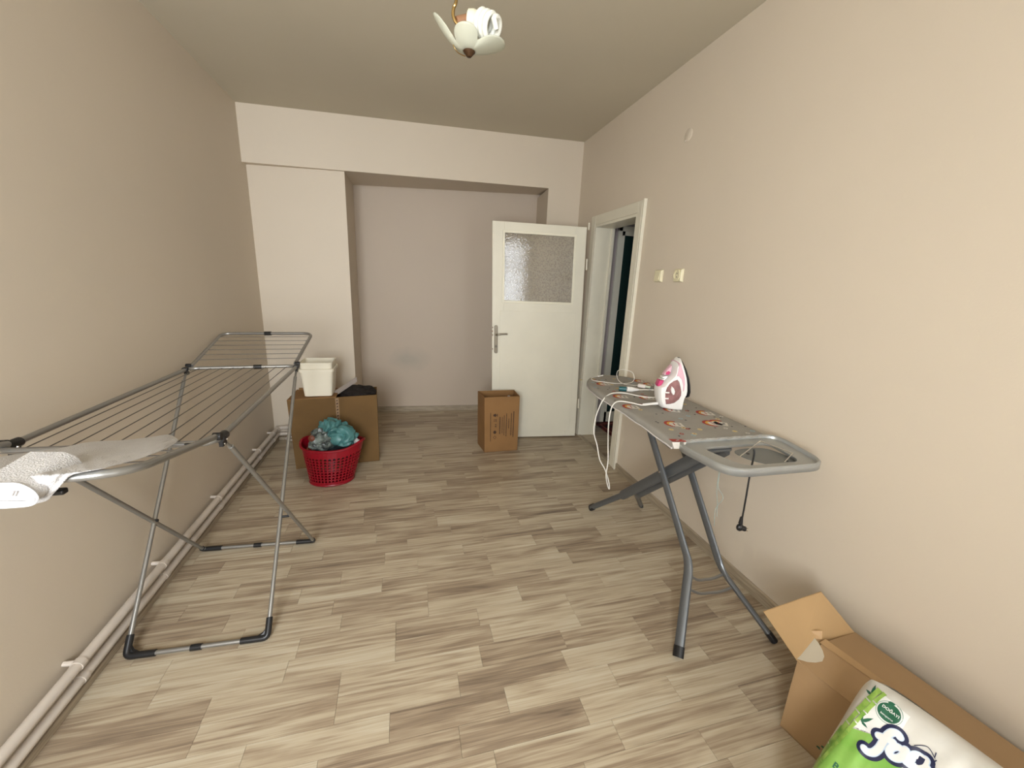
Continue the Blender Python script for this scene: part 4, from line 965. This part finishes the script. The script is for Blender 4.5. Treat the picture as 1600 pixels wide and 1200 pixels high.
# petal bowl
M_fro = bpy.data.materials.new('frosted_petal_glass'); M_fro.use_nodes = True; nt = M_fro.node_tree; bs = nt.nodes['Principled BSDF']
bs.inputs['Base Color'].default_value = (.60, .60, .50, 1); bs.inputs['Roughness'].default_value = .35
tl = nt.nodes.new('ShaderNodeBsdfTranslucent'); tl.inputs[0].default_value = (.7, .7, .6, 1); tp = nt.nodes.new('ShaderNodeBsdfTransparent'); m1 = nt.nodes.new('ShaderNodeMixShader'); m2 = nt.nodes.new('ShaderNodeMixShader')
m1.inputs[0].default_value = .4; m2.inputs[0].default_value = .12
nt.links.new(bs.outputs[0], m1.inputs[1]); nt.links.new(tl.outputs[0], m1.inputs[2]); nt.links.new(m1.outputs[0], m2.inputs[1]); nt.links.new(tp.outputs[0], m2.inputs[2]); nt.links.new(m2.outputs[0], nt.nodes['Material Output'].inputs['Surface'])
pb = ly(733, 80); PETS = [(-18, .080, .018, 44), (-112, .046, .034, 44), (176, .078, .068, 22), (95, .060, .045, 44)]
def bowl(a_, t_):
    an = 2 * PI * a_; rr_, zz_ = .026, .012
    for c0_, r0_, h0_, w0_ in PETS:
        dlt = (math.degrees(an) - c0_ + 180) % 360 - 180
        g = max(0, 1 - (abs(dlt) / w0_) ** 2.2); g = g ** .6
        rr_ = max(rr_, .026 + (r0_ - .026) * g); zz_ = max(zz_, .012 + (h0_ - .012) * g)
    return pb + V((.012 * math.cos(an), .012 * math.sin(an), 0)) + V((rr_ * math.cos(an) * t_ ** .8, rr_ * math.sin(an) * t_ ** .8, zz_ * t_ ** 1.5))
b = MB(); b.grid(bowl, 96, 14, True); b.build('petal_shade', M_fro, lp, smooth=180, solid=.0025)
b = MB(); b.lathe([(0, -.010), (.006, -.009), (.010, -.004), (.014, .0), (.017, .005), (.014, .010), (.0, .012)], pb - V((0, 0, .004)), 18); b.build('finial', mat('dark_brass', (.07, .035, .016), .4, metal=.6), lp)
b = MB(); b.tube(spline([ly(708, 70, -.03), ly(712, 78, -.03), ly(718, 84, -.02), ly(727, 88, 0)], 5), .0013, 6); b.tube([pb + V((0, 0, .0)), V((pb.x, pb.y, pb.z + .04)), s0], .003, 8); b.build('shade_wire', M_brass, lp)

# ------------------------------------------------------------------ near carton and the tissue pack
k0 = V((1.275, .795, 0)); dv = V((.055, -.28, 0)).normalized(); du = V((.335, .045, 0)).normalized()
LEN, WID, HH = .55, .330, .288
base = [k0 + dv * LEN, k0 + dv * LEN + du * (WID - .05), k0 + du * WID, k0]
nc, T_ = carton('cardboard_box', base, HH, 'long brown cardboard box lying against the right wall in the foreground', M_cardL)
nl, nrn, frr, fll = T_[0], T_[1], T_[2], T_[3]     # near-left, near-right, far-right, far-left
cr0, cr1 = lerp(fll, frr, .46) + V((0, 0, .028)), lerp(nl, nrn, .50) + V((0, 0, .028))
b = MB(); b.slab([fll + V((0, 0, .001)), cr0, cr1, nl + V((0, 0, .001))], (0, 0, .004)); b.build('flap', M_cardL, nc, smooth=0)
b = MB(); b.slab([frr + V((0, 0, .001)), nrn + V((0, 0, .001)), cr1 + V((.004, 0, -.004)), cr0 + V((.004, 0, -.004))], (0, 0, .004)); b.build('flap', M_cardL, nc, smooth=0)
f1, f2 = atz(1192, 955, .385), atz(1282, 924, .40)
b = MB(); b.slab([fll, frr, f2, f1], (0, -.004, 0)); b.build('flap', mat('cardboard_bright', (.43, .275, .13), .75, var=.08, vscale=4), nc, smooth=0)
# torn white paper patch and tape on the left flap corner
def flp(s_, t_, o=.0055): return lerp(lerp(fll, cr0, s_), lerp(nl, cr1, s_), t_) + V((0, 0, o))
fn_ = (cr0 - fll).cross(nl - fll).normalized(); fn_ = fn_ if fn_.z > 0 else -fn_
b = MB(); b.slab([atp(1180 + x / 3.81, 900 + y / 3.81, fll + fn_ * .0052, fn_) for x, y in ((244, 492), (300, 425), (352, 368), (378, 400), (402, 445), (411, 480), (400, 508), (360, 516), (310, 512))], fn_ * .0004); b.build('torn_label', mat('pale_paper', (.50, .44, .34), .6), nc, smooth=0)
b = MB(); b.slab([flp(.8, -.01, .006), flp(1.0, -.01, .006), flp(1.0, .30, .006), flp(.84, .28, .006)], (0, 0, .0004))
q = flp(.93, -.02); b.slab([q, q + V((-.03, .02, -.01)), q + V((-.025, .03, .012)), q + V((.01, .012, .02))], (.002, .0, .001)); b.build('tape', mat('brown_tape', (.40, .25, .12), .22), nc, smooth=0)
b = MB(); lf = lambda s_, z: lerp(base[3], base[0], s_) + V((0, 0, z)) - V((dv.y, -dv.x, 0)) * -.001
for s_, z, w_ in ((.20, .05, .012), (.23, .055, .01), (.22, .065, .008)):
    P = k0 + dv * (s_ * LEN) + V((0, 0, z)) + V((dv.y, -dv.x, 0)) * .0012
    b.slab([P, P + dv * w_, P + dv * w_ * .7 + V((0, 0, .008)), P + V((0, 0, .005))], V((dv.y, -dv.x, 0)) * .0004)
b.build('green_print', mat('dark_green_ink', (.02, .09, .05), .7), nc, smooth=0)

# tissue pack leaning on the carton: front face through three points
PT = atz(1365, 1065, .50); PLq = atz(1250, 1200, .235); PR = atz(1545, 1200, .50)
eu = (PR - PT).normalized(); ev = (PLq - PT); ev = (ev - eu * ev.dot(eu)).normalized(); en = eu.cross(ev).normalized()
if en.dot(EYE - PT) < 0: en = -en
PU, PV = .46, .50; TH = .085
pk = thing('tissue_pack', (PT + ev * PV * .9).to_tuple()[:2] + (0,), 'large green and white pack of tissue rolls leaning on the near cardboard box', 'tissue pack')
ORG = PT - eu * .030 - ev * .012 - en * .03
def hgt(u, v_):
    a_, c_ = max(-1, min(1, 2 * u / PU - 1)), max(-1, min(1, 2 * v_ / PV - 1))
    h_ = ((1 - abs(a_) ** 10) * (1 - abs(c_) ** 10)) ** .5
    return TH * h_ + .006 * h_ * noise.noise(V((u * 14, v_ * 14, 2))) + .004 * h_ * noise.noise(V((u * 40, v_ * 9, 7)))
ORG = ORG - en * (TH - .03)
def pf(u, v_, o=0.0, sgn=1): 
    return ORG + eu * u + ev * v_ + en * (hgt(u, v_) * sgn + o)
n_ = 120
def ss(x): return .5 - .5 * math.cos(PI * x)
def corner(u, v_):
    # round the plan corners
    a_, c_ = 2 * u - 1, 2 * v_ - 1
    k_ = 1 - .06 * (abs(a_) ** 5) * (abs(c_) ** 5)
    return ((a_ * k_) + 1) / 2 * PU, ((c_ * k_) + 1) / 2 * PV
M_film = mat('glossy_white_film', (.66, .64, .59), .28, bump=.5, bscale=14, coat=.3, var=.12, vscale=9, bdist=.006)
b = MB(); b.grid(lambda u, v_: pf(*corner(ss(u), ss(v_))), n_, n_); b.grid(lambda u, v_: pf(*corner(ss(u), ss(v_)), 0, -1), n_, n_)
b.build('wrapper', M_film, pk, smooth=180)
def uvp(u, v_):     # photograph point -> metric place on the pack's face
    P = atp(u, v_, ORG + en * TH, en) - ORG
    return P.dot(eu), P.dot(ev)
def decal(name, polys, mt, o, parent=pk, dens=.009, label=None):
    bm = bmesh.new()
    for pl in polys:
        vs = [bm.verts.new((x, y, 0)) for x, y in pl]
        try: bm.faces.new(vs)
        except Exception: pass
    bmesh.ops.triangulate(bm, faces=bm.faces[:], ngon_method='EAR_CLIP')
    for _ in range(7):
        es = [e for e in bm.edges if e.calc_length() > dens]
        if not es: break
        bmesh.ops.subdivide_edges(bm, edges=es, cuts=1); bmesh.ops.triangulate(bm, faces=bm.faces[:])
    bm.verts.ensure_lookup_table(); bm.verts.index_update()
    b = MB(); b.add([pf(min(max(v_.co.x, .0), PU), min(max(v_.co.y, .0), PV), o) for v_ in bm.verts], [tuple(v_.index for v_ in f.verts) for f in bm.faces]); bm.free()
    return b.build(name, mt, parent, smooth=180, fixn=True, label=label)
def PX(L__): return [uvp(*q) for q in L__]
def cz(x, y): return (1220 + x / 4.21, 1040 + y / 4.21)     # crop -> photo
def PXC(L__): return [uvp(*cz(*q)) for q in L__]
def clampuv(L__): return [(min(max(x, .012), PU - .012), min(max(y, .012), PV - .012)) for x, y in L__]
M_green = mat('leaf_green_print', (.17, .40, .055), .3, var=.5, vscale=9, vcol=(.30, .52, .12), coat=.3)
M_dgreen = mat('dark_green_print', (.015, .11, .06), .3, coat=.3); M_bam = mat('bamboo_green_print', (.10, .26, .02), .3, var=.45, vscale=30, vcol=(.36, .55, .12), coat=.3)
M_navy = mat('navy_print', (.008, .014, .06), .3, coat=.3); M_pwhite = mat('white_print', (.78, .78, .76), .3, coat=.3); M_pblue = mat('pale_blue_print', (.55, .66, .80), .3, coat=.3)
# green field (continues beyond the frame)
T0 = uvp(*cz(330, 385)); T1 = uvp(*cz(640, 455))
e0 = uvp(*cz(310, 385))
field = [(.012, e0[1]), uvp(*cz(370, 385)), uvp(*cz(450, 405)), uvp(*cz(600, 455)), uvp(*cz(700, 520)), uvp(*cz(780, 640)), uvp(*cz(840, 760)), (PU * .6, PV - .02), (.012, PV - .02)]
decal('green_field', [field], M_green, .0009)
decal('white_panel', [PXC([(675, 195), (845, 335), (800, 420), (640, 465), (600, 440), (450, 400)])], M_pwhite, .0013)
# bamboo stalks
def stalk(p0, p1, w_, segs):
    out = []; d = V((p1[0] - p0[0], p1[1] - p0[1], 0)); ln = d.length; d.normalize(); nn = V((-d.y, d.x, 0))
    for i in range(segs):
        a_ = V((*p0, 0)) + d * ln * (i / segs + .004); c_ = V((*p0, 0)) + d * ln * ((i + 1) / segs - .004)
        ww = w_ * (.86 + .1 * math.sin(i * 2.1)); m_ = (a_ + c_) / 2
        out.append([tuple(q[:2]) for q in (a_ + nn * ww, a_ + d * .004 + nn * ww * .82, m_ + nn * ww * .74, c_ - d * .004 + nn * ww * .84, c_ + nn * ww, c_ - nn * ww, c_ - d * .004 - nn * ww * .84, m_ - nn * ww * .74, a_ + d * .004 - nn * ww * .82, a_ - nn * ww)])
    return out
def ext(a_, c_, f): return (a_[0] + (c_[0] - a_[0]) * f, a_[1] + (c_[1] - a_[1]) * f)
s0_, s1_ = uvp(*cz(640, 150)), uvp(*cz(150, 660)); s1_ = ext(s0_, s1_, 1.55)
s2_, s3_ = uvp(*cz(675, 175)), uvp(*cz(205, 665)); s3_ = ext(s2_, s3_, 1.55)
decal('bamboo_print', stalk(s0_, s1_, .0085, 11) + stalk(s2_, s3_, .006, 12), M_bam, .0026)
def leafp(a_, c_, w_):
    a_, c_ = V((*a_, 0)), V((*c_, 0)); d = c_ - a_; nn = V((-d.y, d.x, 0)).normalized()
    return [tuple(q[:2]) for q in (a_, a_ + d * .3 + nn * w_, a_ + d * .6 + nn * w_ * .8, c_, a_ + d * .6 - nn * w_ * .7, a_ + d * .3 - nn * w_ * .8)]
for p_, q_, w_ in (((585, 190), (603, 118), .004), ((585, 190), (540, 148), .004), ((520, 365), (608, 348), .004), ((525, 360), (515, 335), .003), ((525, 362), (568, 412), .0035), ((525, 365), (540, 330), .002)): decal('leaf_print', [leafp(uvp(*cz(*p_)), uvp(*cz(*q_)), w_)], M_dgreen, .0020)
# oval seal with lettering
oc = cz(712, 312)
def oval(rx, ry, rot=math.radians(38), c_=oc, n=28):
    return [uvp(c_[0] + (rx * math.cos(t) * math.cos(rot) - ry * math.sin(t) * math.sin(rot)) / 4.21, c_[1] + (rx * math.cos(t) * math.sin(rot) + ry * math.sin(t) * math.cos(rot)) / 4.21) for t in [i * 2 * PI / n for i in range(n)]]
decal('seal_ring', [oval(104, 70)], mat('seal_grey_green', (.25, .36, .30), .3), .0014); decal('seal_ring', [oval(99, 65)], M_pwhite, .0018)
decal('seal', [oval(90, 57)], M_dgreen, .0022)
decal('leaf_print', [leafp(uvp(*cz(700, 238)), uvp(*cz(748, 258)), .005)], M_dgreen, .0022)
def text(s_, c_uv, size, rot, mt, o, name, bend=0):
    cu = bpy.data.curves.new('t', 'FONT'); cu.body = s_; cu.size = size; cu.align_x = 'CENTER'; cu.align_y = 'CENTER'; cu.resolution_u = 3
    cu.offset = size * .02
    to_ = bpy.data.objects.new('t', cu); COL.objects.link(to_); dg = bpy.context.evaluated_depsgraph_get(); me = bpy.data.meshes.new_from_object(to_.evaluated_get(dg))
    bpy.data.objects.remove(to_); 
    # text x runs along +eu, text up along -ev
    vs = []
    for v_ in me.vertices:
        x, y = v_.co.x, v_.co.y + bend * v_.co.x ** 2
        u = c_uv[0] + x * math.cos(rot) + y * math.sin(rot); w_ = c_uv[1] + x * math.sin(rot) - y * math.cos(rot)
        vs.append(pf(u, w_, o))
    b = MB(); b.add(vs, [tuple(p_.vertices) for p_ in me.polygons]); bpy.data.meshes.remove(me)
    return b.build(name, mt, pk, smooth=0, fixn=False)
sc0, sc1 = uvp(*oc), uvp(*cz(790, 372)); rot0 = math.atan2(sc1[1] - sc0[1], sc1[0] - sc0[0])
ct_ = uvp(*cz(722, 302)); text('DO\u011eAYI', ct_, .0093, rot0, M_pwhite, .0027, 'lettering')
ct_ = uvp(*cz(696, 336)); text('koruyoruz', ct_, .0062, rot0, M_pwhite, .0027, 'lettering', 3.0)
# big script letters "fa" built from fat strokes
def stroke(mb, pts, w_, o):
    P = spline([V((*uvp(*cz(*q)), 0)) for q in pts], 8); L2 = []; R2 = []
    for i, q in enumerate(P):
        d = (P[min(i + 1, len(P) - 1)] - P[max(i - 1, 0)]).normalized(); nn = V((-d.y, d.x, 0)); L2.append(q + nn * w_); R2.append(q - nn * w_)
    n = len(P); vs = [pf(q.x, q.y, o) for q in L2] + [pf(q.x, q.y, o) for q in R2]
    mb.add(vs, [(i, i + 1, n + i + 1, n + i) for i in range(n - 1)])
    for e in (P[0], P[-1]):
        mb.add([pf(e.x, e.y, o)] + [pf(e.x + w_ * math.cos(t), e.y + w_ * math.sin(t), o) for t in [i * PI / 8 for i in range(16)]], [(0, 1 + i, 1 + (i + 1) % 16) for i in range(16)])
strokes = [[(785, 470), (770, 448), (735, 440), (700, 462), (672, 505), (645, 548), (610, 572), (572, 566), (552, 545)],
           [(645, 462), (690, 478), (740, 505)],
           [(805, 560), (770, 535), (730, 540), (715, 568), (735, 600), (775, 610), (810, 590), (825, 560)],
           [(825, 555), (810, 590), (815, 620), (850, 650)],
           [(935, 610), (900, 590), (865, 598), (850, 628), (872, 660), (920, 680), (960, 668)],
           [(955, 620), (945, 660), (970, 700), (1010, 730)]]
for w_, mt, o, nm in ((.0165, M_navy, .0022, 'letter_outline'), (.0085, M_pblue, .0028, 'letter_shade'), (.0066, M_pwhite, .0034, 'lettering')):
    b = MB()
    for s_ in strokes: stroke(b, s_, w_, o)
    b.build(nm, mt, pk, smooth=0, fixn=False)
# little house emblem
b = MB()
for s_ in ([(880, 525), (965, 535), (1015, 610)], [(905, 545), (925, 600), (1000, 640)], [(1000, 640), (1025, 625)], [(1015, 600), (1022, 575)], [(925, 575), (990, 612)], [(930, 560), (985, 590)]):
    P = [s_[0]] + s_[1:]; stroke(b, P, .0009, .0022)
b.build('house_emblem', M_navy, pk, smooth=0, fixn=False)
text('B', uvp(*cz(358, 662)), .022, rot0, M_dgreen, .0022, 'lettering')

for o_ in list(bpy.data.objects):
    if o_.parent is None and o_.name.startswith('cardboard_box'): o_['group'] = 'cardboard boxes on the floor'
    if o_.parent is None and o_.name.startswith('heating_pipe'): o_['group'] = 'heating pipes along the left wall'
